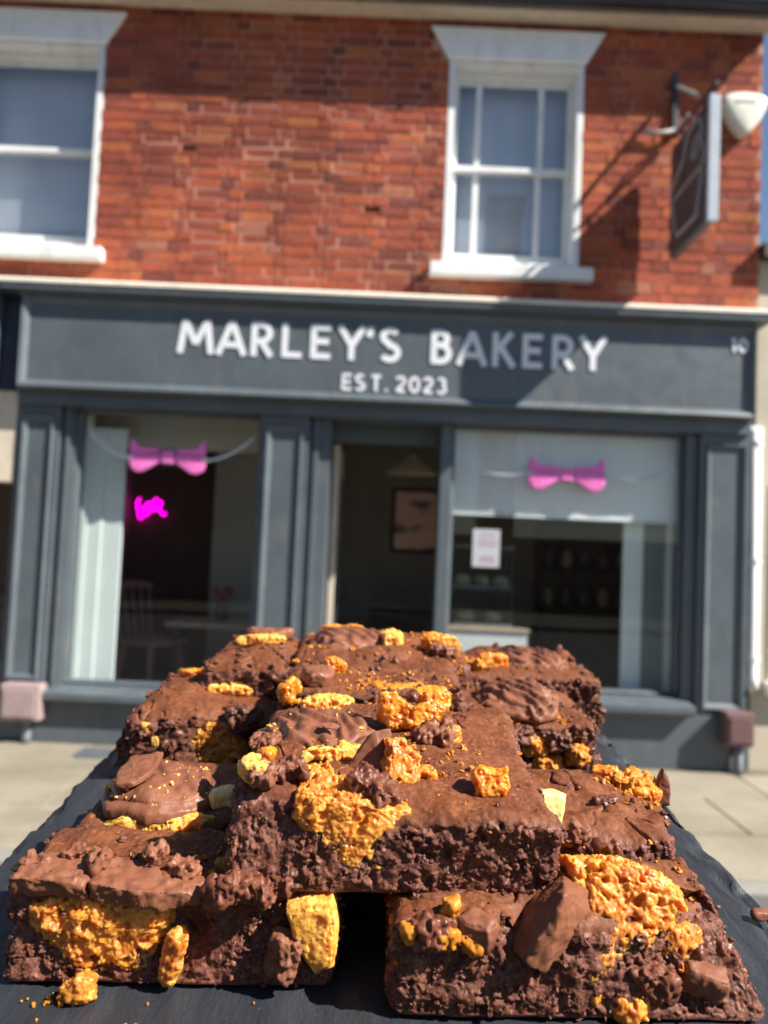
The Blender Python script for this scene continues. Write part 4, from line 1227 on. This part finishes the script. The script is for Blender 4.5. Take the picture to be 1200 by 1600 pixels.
def dome_specks(br, k, seed):
    X, Q = LAST; Nn = vnormals(X, Q); rr = np.random.RandomState(seed); ids = rr.choice(np.where(Nn[:, 2] > .5)[0], k)
    crumbs(br, X[ids], Nn[ids], .0002 + .0005 * rr.rand(k) ** 2, 'biscuit', seed)
Z0 = .0008
# ---------- A: top brownie at the front of the upper layer
A_ = Brownie('front brownie of the upper layer, its cut face showing a big orange sponge patch', (-.038, .0495), (.193, .283), .0245, .0195, .00028, 1,
             top=lambda a, b: .0050 * np.clip(-a, 0, 1) * np.clip(.2 - b, 0, 1) + .0035 * np.clip(b, 0, 1), lean=lambda a, w: w ** 1.2 * (.010 * np.clip(-a + .1, 0, 1) - .002 * np.clip(a, 0, 1)))
front('orange_sponge', A_, [(-.0205, .0450), (-.0130, .0480), (-.0050, .0482), (.0020, .0470), (.0090, .0445), (.0125, .0415), (.0105, .0350), (.0050, .0285), (-.0058, .0280), (-.0115, .0318), (-.0165, .0365), (-.0210, .0420)], .1945, .012, 'sponge', seed=3, res=.0004, ctr=(-.0045, .040), rot=(-.12, 0, 0), amp=.9)
chunk('orange_sponge', A_, [(-.0095, -.0070), (.0010, -.0085), (.0100, -.0060), (.0075, .0010), (.0010, .0040), (-.0020, .0110), (-.0085, .0090)], (-.0110, .2055, .0462), UX, VX, .0075, 'sponge', res=.0004, kind='sponge', seed=4, rot=(.25, 0, 0))
bit('chocolate_lump', A_, -.0005, .2025, .0078, .0075, 'darkchoc', 'crumble', 11, .75, (.2, .35, 0), w=0.0482)
bit('chocolate_lump', A_, -.0235, .208, .006, .006, 'darkchoc', 'crumble', 12, .75, (.3, -.2, 0), w=0.0502)
bit('fudge_piece', A_, -.0322, .205, .0042, .006, 'biscuit', 'honey', 13, .9, (.2, 0, 0), w=0.0517)
bit('chocolate_lump', A_, -.0290, .203, .0042, .005, 'milk', 'crumble', 14, .9, (.2, 0, .5), w=0.0512)
# ridged chocolate biscuit on the left of the top, with biscuit showing at both ends
dome(A_, -.018, .2520, .0205, .0240, .0060, 21, 1.0)
dome_specks(A_, 26, 98)
bit('biscuit_edge', A_, -.0170, .2785, .0120, .006, 'palesponge', 'sponge', 22, .35, (0, 0, .25), sink=.002)
bit('biscuit_edge', A_, -.0120, .2275, .0100, .005, 'palesponge', 'sponge', 23, .28, (0, 0, .22), sink=.0022)
bit('chocolate_flake', A_, -.0140, .2400, .0035, .0012, 'milk', 'choc', 24, .6, (.3, .1, .2), sink=-.0035, n=6)
bit('chocolate_flake', A_, -.0345, .2360, .0050, .0035, 'milk', 'crumble', 25, .8, (.3, -.3, 0), sink=.0)
bit('honeycomb_piece', A_, -.0318, .2285, .0032, .004, 'honeycomb', 'honey', 26, .9)
# broken chocolate wedge with sponge inside
facet('chocolate_wedge', A_, [(-.0085, .2190, .0457), (-.0055, .2270, .0458), (.0010, .2180, .0455), (.0000, .2215, .0577), (.0055, .2235, .0582), (-.0020, .2230, .0557), (.0045, .2265, .0460), (.0035, .2190, .0470)], 'milk', seed=31, amp=.0003)
chunk('orange_sponge', A_, [(-.0045, -.0075), (.0050, -.0070), (.0070, .0010), (.0015, .0070), (-.0035, .0072)], (.0070, .2180, .0494), UX, (0, .45, 1), .009, 'sponge', res=.0004, kind='sponge', seed=32, rot=(0, 0, .2))
bit('sponge_crumb', A_, .0148, .2185, .0042, .004, 'sponge', 'sponge', 33, .8)
# large honeycomb lump: two shoulders with a dip, chocolate under its right end
chunk('honeycomb_piece', A_, [(-.0115, -.0020), (-.0060, -.0062), (.0020, -.0050), (.0100, -.0015), (.0118, .0040), (.0085, .0062), (.0010, .0012), (-.0060, .0060), (-.0112, .0055)], (.0125, .2560, .0525), UX, (0, .35, 1), .0085, 'honeycomb', res=.00045, kind='honey', seed=41, rot=(0, .06, -.08))
bit('chocolate_lump', A_, .0195, .2470, .0078, .0075, 'milk', 'crumble', 42, .7, (.1, -.25, .2), w=0.0472)
bit('orange_sponge', A_, .0258, .2465, .0032, .006, 'sponge', 'sponge', 43, .9, w=0.0482)
bit('chocolate_flake', A_, .0200, .2265, .0024, .0014, 'milk', 'choc', 44, .7, n=6)
# amber cube
chunk('honeycomb_piece', A_, [(-.0050, -.0036), (-.0018, -.0040), (.0044, -.0036), (.0050, .0010), (.0046, .0044), (.0012, .0036), (-.0030, .0042), (-.0052, .0028)], (.0330, .2105, .0472), UX, (0, .25, 1), .0075, 'honeycomb', res=.0004, kind='honey', seed=45, rot=(0, 0, -.15))
bit('chocolate_flake', A_, .0365, .1948, .0042, .004, 'milk', 'crumble', 46, .9, w=0.0414)
sprinkle(A_, 70, 15, 51, (.018, .225), .020)
sprinkle(A_, 20, 10, 52, (-.02, .21), .025)
sprinkle(A_, 25, 150, 53, None, None, 'browncrumb', .0003, .0009)
# ---------- B: left front brownie
B_ = Brownie('left front brownie with a thick milk chocolate lid over a wide orange sponge front', (-.0945, -.0085), (.191, .2275), Z0, .0230, .00028, 2,
             top=lambda a, b: .0018 * np.clip(-a, 0, 1) + .0008 * b, lean=lambda a, w: .004 * w, notch=[(-.047, .190, .014, .0065, .011), (-.050, .190, .008, .005, .007)])
front('orange_sponge', B_, [(-.0885, .0205), (-.0800, .0228), (-.0640, .0232), (-.0505, .0225), (-.0515, .0150), (-.0540, .0100), (-.0545, .0030), (-.0650, .0022), (-.0760, .0032), (-.0820, .0095), (-.0875, .0150)], .1912, .014, 'sponge', seed=61, res=.00042, ctr=(-.069, .0135), amp=1.15)
facet('chocolate_lid', B_, [(-.0935, .1935, .0228), (-.0925, .1925, .0275), (-.0890, .2040, .0290), (-.0715, .1915, .0225), (-.0730, .1905, .0268), (-.0725, .2030, .0282), (-.0700, .2050, .0230), (-.0910, .2060, .0230), (-.0800, .1905, .0280)], 'milk', seed=62, amp=.0008)
facet('chocolate_lid', B_, [(-.0715, .1920, .0222), (-.0722, .1912, .0272), (-.0700, .2030, .0280), (-.0440, .1925, .0205), (-.0425, .1920, .0240), (-.0480, .1900, .0258), (-.0600, .1890, .0265), (-.0450, .2030, .0262), (-.0440, .2040, .0220), (-.0560, .1890, .0215)], 'milk', seed=63, amp=.0008)
for k, (du, dw) in enumerate(((-.089, .0275), (-.080, .0285), (-.072, .0290), (-.058, .0285), (-.050, .0272))):
    bit('chocolate_crumble', B_, du, .200 + (k % 2) * .003, .0044, .0045, 'milk', 'crumble', 63 + k, .9, w=dw)
bit('orange_sponge', B_, -.0495, .1905, .0030, .015, 'sponge', 'sponge', 71, .8, (.0, .25, 0), w=.0085)
front('fudge_piece', B_, [(-.0215, .0225), (-.0155, .0242), (-.0095, .0245), (-.0080, .0160), (-.0085, .0075), (-.0135, .0050), (-.0165, .0095), (-.0195, .0150)], .1880, .011, 'palesponge', seed=72, res=.0004, kind='honey', sharp=8, amp=.5)
bit('chocolate_lump', B_, -.0215, .1895, .0045, .011, 'milk', 'crumble', 73, .8, (0, .3, 0), w=.0100)
for k, (du, dv, dw, rr_) in enumerate(((-.034, .192, .0262, .0042), (-.028, .193, .0250, .005), (-.022, .195, .026, .0036), (-.0385, .1915, .0245, .004))):
    bit('brown_lump', B_, du, dv, rr_, .006, 'darkchoc', 'crumble', 74 + k, .9, w=dw)
bit('honeycomb_piece', B_, -.0385, .2055, .0042, .0035, 'orangecrumb', 'honey', 79, .7)
sprinkle(B_, 60, 10, 81, (-.035, .212), .022)
sprinkle(B_, 20, 130, 82, None, None, 'browncrumb', .0003, .0009)
# ---------- C: second brownie on the left
C_ = Brownie('left brownie topped with a smooth chocolate dome and a broken chocolate shard', (-.0905, -.0075), (.2295, .286), Z0, .0240, .00042, 3, top=lambda a, b: -.0008 * b)
dome(C_, -.0680, .2470, .0190, .0200, .0062, 91, .35, poly=blob(16, 1, 91, 1, .07) * (.0185, .0205))
dome_specks(C_, 60, 97)
bit('biscuit_edge', C_, -.0650, .2305, .0150, .005, 'palesponge', 'honey', 92, .20, (0, 0, .10), sink=.0028)
facet('chocolate_shard', C_, [(a, b, c + dw) for (a, b, c) in ((-.0795, .2335, .0335), (-.0735, .2330, .0345), (-.0700, .2420, .0350), (-.0712, .2580, .0352), (-.0815, .2560, .0345), (-.0822, .2440, .0335)) for dw in (0, .0020)], 'milk', seed=93, amp=.0004)
bit('fudge_piece', C_, -.0470, .2385, .0046, .006, 'fudge', 'choc', 94, .85)
bit('honeycomb_piece', C_, -.0855, .2525, .0030, .003, 'honeycomb', 'honey', 95, .6)
chunk('crust_shard', C_, [(-.002, -.004), (.002, -.004), (.0015, .003), (.0003, .0055)], (-.0905, .2400, .018), UX, WX, .002, 'browncrumb', res=.0004, kind='choc', seed=96)

sprinkle(C_, 20, 80, 98, None, None, 'browncrumb', .0005, .0014)
# ---------- D: third on the left
D_ = Brownie('left brownie behind the shard, with an amber sponge cave in its front face', (-.1045, -.040), (.322, .388), Z0, .0285, .00055, 4, top=lambda a, b: .001 * b, notch=[(-.062, .320, .018, .016, .012)])
front('orange_sponge', D_, [(-.0950, .0090), (-.0840, .0200), (-.0680, .0255), (-.0570, .0230), (-.0530, .0090), (-.0700, .0050), (-.0880, .0050)], .3245, .012, 'sponge', seed=101, res=.0006)
bit('biscuit_piece', D_, -.0640, .3600, .0140, .006, 'palesponge', 'sponge', 102, .8, (.05, 0, .4))
bit('chocolate_lump', D_, -.0560, .3270, .0080, .010, 'browncrumb', 'crumble', 103, .8, w=.0275)
bit('chocolate_flake', D_, -.0690, .372, .010, .003, 'milk', 'choc', 104, .4, (0, 0, .3))
bit('honeycomb_piece', D_, -.0845, .3790, .0150, .004, 'honeycomb', 'honey', 105, .25)
for k, (du, dw) in enumerate(((-.0965, .0235), (-.0930, .0180))):
    bit('glint_fleck', D_, du, .3225, .0026, .005, 'biscuit', 'choc', 106 + k, .7, w=dw, res=.0007)  # pale flecks stand for glossy highlights, the glint put into their colour
chunk('crust_shard', D_, [(-.0045, -.008), (.004, -.008), (.003, 0), (-.001, .0085), (-.003, .004)], (-.1065, .3260, .014), UX, WX, .004, 'browncrumb', res=.0006, kind='crumble', seed=108)
sprinkle(D_, 40, 150, 109, None, None, 'browncrumb', .0006, .0018)
# ---------- E: back left
E_ = Brownie('back left brownie with a honeycomb finger along its top, beside the ridged one', (-.0800, -.0412), (.352, .428), .0268, .0160, .0006, 5)
bit('biscuit_piece', E_, -.0560, .3960, .0125, .006, 'milk', 'choc', 111, .6, (0, 0, .25))
bit('honeycomb_piece', E_, -.0570, .3860, .0120, .005, 'palesponge', 'sponge', 112, .28, (0, 0, .25))
sprinkle(E_, 40, 60, 113, None, None, 'browncrumb', .0006, .0018)
# ---------- G: second in the upper layer
G_ = Brownie('middle brownie of the upper layer with layered chocolate and honeycomb along its front', (-.0385, .0360), (.297, .362), .0250, .0210, .00055, 6, top=lambda a, b: -.001 * b)
front('chocolate_layer', G_, [(-.0100, .0460), (.0060, .0480), (.0180, .0482), (.0200, .0455), (.0040, .0435), (-.0080, .0430)], .2945, .020, 'browncrumb', seed=121, res=.0006, kind='crumble')
bit('honeycomb_piece', G_, .0235, .2985, .0085, .010, 'honeycomb', 'honey', 122, .7, w=.0445)
bit('honeycomb_piece', G_, .0060, .2950, .0100, .006, 'orangecrumb', 'crumble', 123, .6, w=.0420)
bit('chocolate_chunk', G_, -.0230, .3060, .0078, .007, 'milk', 'choc', 124, .8, (.2, .2, .3))
bit('honeycomb_piece', G_, -.0330, .3010, .0048, .009, 'honeycomb', 'honey', 125, .9, w=.0465)
bit('honeycomb_piece', G_, -.0170, .3240, .0062, .007, 'honeycomb', 'honey', 126, .7, (0, .2, 0))
bit('fudge_piece', G_, .0080, .3080, .0120, .003, 'orangecrumb', 'honey', 127, .6)
sprinkle(G_, 120, 40, 128, (.004, .312), .018)
sprinkle(G_, 60, 160, 129, None, None, 'browncrumb', .0006, .0018)
# ---------- F: back of the upper layer
F_ = Brownie('back brownie of the upper layer, with a ridged chocolate biscuit on its left', (-.0400, .0460), (.367, .432), .0250, .0190, .0006, 7)
dome(F_, -.0130, .4020, .0235, .0240, .0060, 131, .8)
bit('biscuit_edge', F_, .0080, .3930, .0055, .008, 'palesponge', 'honey', 132, 1.6)
bit('biscuit_edge', F_, -.0180, .4220, .0130, .008, 'honeycomb', 'honey', 133, .3)
bit('honeycomb_piece', F_, .0320, .3880, .0085, .009, 'honeycomb', 'honey', 134, .7)
bit('honeycomb_piece', F_, .0390, .3900, .0045, .006, 'orangecrumb', 'honey', 135, .7)
bit('chocolate_lump', F_, .0340, .3800, .0080, .006, 'milk', 'crumble', 136, .7)
sprinkle(F_, 60, 80, 137, None, None, 'orangecrumb', .0005, .0014)
# ---------- H: right front
H_ = Brownie('right front brownie with a large milk chocolate wedge beside a big orange sponge lump', (.0050, .0985), (.181, .2150), Z0, .0210, .00028, 8,
             top=lambda a, b: .0040 * np.clip(a + .1, 0, 1) * np.clip(b + .6, 0, 1), lean=lambda a, w: .017 * w * np.clip(a * 1.1, 0, 1), taper=lambda a, b, w: -.010 * w * np.clip(a, 0, 1) ** 3,
             notch=[(.040, .184, .024, .009, .008)])
facet('chocolate_wedge', H_, [(.0336, .189, .0162), (.0372, .192, .0211), (.0440, .190, .0274), (.0468, .1805, .0322), (.0440, .1775, .0241), (.0369, .177, .0172),
      (.0502, .196, .0300), (.0590, .194, .0262), (.0563, .188, .0225), (.0422, .1785, .0140), (.0420, .200, .0160), (.0520, .200, .0150)], 'milk', seed=141, amp=.0004, bev=.0004)
chunk('orange_sponge', H_, [(-.0140, .0120), (-.0030, .0130), (.0080, .0095), (.0150, .0060), (.0160, .0000), (.0080, -.0060), (-.0040, -.0120), (-.0120, -.0175), (-.0135, .0000)], (.0650, .1935, .0215), UX, (0, .50, 1), .014, 'sponge', res=.00042, kind='sponge', seed=142, amp=1.15)
bit('orange_sponge', H_, .0775, 0.1905, .0065, .010, 'sponge', 'sponge', 143, .8, w=0.0145)
bit('orange_sponge', H_, .0640, 0.1845, .0060, .007, 'sponge', 'sponge', 144, .8, w=0.0035)
bit('brown_lump', H_, .0705, 0.1845, .0060, .008, 'darkchoc', 'crumble', 145, .8, w=0.0085)
bit('brown_lump', H_, .0860, 0.1915, .0070, .008, 'browncrumb', 'crumble', 146, .8, w=0.0110)
bit('chocolate_chunk', H_, .0830, 0.1845, .0052, .008, 'milk', 'choc', 147, .8, (.2, .4, 0), w=0.0085)
bit('chocolate_chunk', H_, .0260, .1835, .0048, .008, 'milk', 'choc', 148, .9, (.2, 0, .3), w=0.0215)
bit('chocolate_chunk', H_, .0150, .1830, .0052, .007, 'darkchoc', 'crumble', 149, .8, w=0.0210)
for k, (du, dv, dw, rr_) in enumerate(((.0105, .1815, .0215, .0028), (.0190, .1815, .0205, .0030), (.0245, .1815, .0195, .0024), (.0200, .185, .0262, .0026), (.0730, .1860, .0085, .0036), (.055, .183, .006, .0026))):
    bit('orange_crumb_piece', H_, du, dv, rr_, .0045, 'orangecrumb', 'honey', 150 + k, .9, w=dw)
bit('brown_lump', H_, .0660, 0.2055, .0038, .003, 'darkchoc', 'crumble', 158, .7, w=0.0315)
sprinkle(H_, 40, 20, 161, (.065, .200), .020)
sprinkle(H_, 20, 220, 162, None, None, 'browncrumb', .0003, .0010)
# ---------- I: second on the right
I_ = Brownie('right brownie with a pale fudge cube and honeycomb rubble at its back corner', (.0130, .1010), (.2185, .2740), Z0, .0262, .00042, 9, taper=lambda a, b, w: -(.014 * (.5 - .5 * b) - .001) * np.clip((a + .3) / 1.3, 0, 1))
bit('honeycomb_piece', I_, .0880, .2600, .0090, .005, 'orangecrumb', 'crumble', 171, .7)
bit('honeycomb_piece', I_, .0935, .2540, .0050, .005, 'honeycomb', 'honey', 172, .8)
bit('honeycomb_piece', I_, .0820, .2650, .0055, .004, 'honeycomb', 'honey', 173, .7)
chunk('crust_shard', I_, [(-.0032, -.007), (.0035, -.007), (.0030, .001), (.0005, .0065), (-.001, .003)], (.0985, .2580, .0285), UX, WX, .004, 'browncrumb', res=.0005, kind='choc', seed=174)
chunk('fudge_piece', I_, [(-.0042, -.0048), (.0036, -.0044), (.0044, .0045), (-.0030, .0050)], (.0525, .2260, .0340), UX, (0, .25, 1), .008, 'fudge', res=.0004, kind='choc', seed=175, sharp=10, rot=(0, .12, .1))
bit('fudge_piece', I_, .0570, .2195, .0024, .003, 'orangecrumb', 'honey', 176, .9)
bit('chocolate_flake', I_, .0600, .2195, .0035, .005, 'milk', 'crumble', 177, .8, (0, .5, 0))
bit('chocolate_flake', I_, .0740, .2400, .0034, .003, 'browncrumb', 'crumble', 178, .8)
sprinkle(I_, 60, 40, 179, (.088, .258), .010)
sprinkle(I_, 20, 90, 180, None, None, 'browncrumb', .0005, .0014)
# ---------- J: third on the right
J_ = Brownie('right brownie with a ridged chocolate top and crumbling honeycomb front', (.0300, .0960), (.324, .388), Z0, .0265, .00055, 10, rough=1.3)
dome(J_, .0660, .3540, .0200, .0290, .0060, 181, 1.3)
for k, (du, dw, rr_) in enumerate(((.060, .0230, .0070), (.069, .0190, .0060), (.078, .0215, .0065), (.086, .0160, .0060), (.092, .0120, .0055), (.075, .0110, .0065), (.066, .0090, .0055))):
    bit('honeycomb_piece' if k % 2 else 'brown_lump', J_, du, .3225, rr_, .008, ('orangecrumb', 'sponge')[k % 3 == 1] if k % 2 else 'browncrumb', 'crumble', 182 + k, .8, w=dw)
sprinkle(J_, 80, 90, 190, (.07, .33), .012)
sprinkle(J_, 40, 260, 191, None, None, 'browncrumb', .0006, .0020)
# ---------- K: back right
K_ = Brownie('back right brownie with a ridged top and bare dark cut face', (.0420, .1195), (.400, .472), Z0, .0265, .0006, 12, rough=1.3)
dome(K_, .0870, .4380, .0230, .0270, .0050, 201, 1.3)
bit('honeycomb_piece', K_, .0650, .4150, .0080, .007, 'honeycomb', 'honey', 202, .6)
bit('honeycomb_piece', K_, .0560, .4120, .0060, .006, 'orangecrumb', 'crumble', 203, .7)
chunk('crust_shard', K_, [(-.003, -.003), (.003, -.003), (.001, .005), (-.001, .004)], (.109, .452, .030), UX, WX, .003, 'browncrumb', res=.0008, kind='choc', seed=204)
sprinkle(K_, 40, 220, 205, None, None, 'browncrumb', .0006, .0020)

# ---------- loose crumbs on the slate
class Loose:
    def __init__(s, u, v, name, label, group=None):
        e = empty(name, s2w(u, v, .0), label, 'crumb', group); e.rotation_euler = SLATE_ROT
        s.o = e; s.cu, s.cv, s.w0 = u, v, 0
    def loc(s, u, v, w): return np.array([u - s.cu, v - s.cv, w])
lc = Loose(-.0722, .1865, 'orange_crumb', 'orange sponge crumb lying on the slate in front of the left brownie')
chunk('crumb_body', lc, [(-.0048, -.0030), (.0010, -.0034), (.0046, -.0026), (.0042, .0020), (.0010, .0036), (-.0010, .0020), (-.0040, .0006)], (-.0722, .1865, .0034), UX, (0, .3, 1), .006, 'sponge', res=.0004, kind='sponge', seed=301)
lc2 = Loose(.1195, .2270, 'chocolate_flake', 'small brown chocolate flake at the right edge of the slate')
chunk('flake_body', lc2, [(-.0035, -.0012), (.0035, -.0016), (.0030, .0012), (-.0030, .0016)], (.1195, .2270, .0014), UX, VX, .0024, 'milk', res=.0005, kind='choc', seed=302)
rr = np.random.RandomState(77)
k = 26
pu = np.concatenate([rr.normal(-.0800, .0028, 12), rr.uniform(-.115, .09, 14)]); pv = np.concatenate([rr.normal(.1855, .0012, 12), rr.uniform(.170, .190, 14)])
class _S: pass
sc2 = _S(); sc2.o = bpy.data.objects['slate_board']
cr_ = crumbs(sc2, np.stack([pu, pv, pu * 0 + .0004], 1), np.tile((0, 0, 1.0), (k, 1)), .00025 + .0004 * rr.rand(k) ** 2, 'orangecrumb', 78)
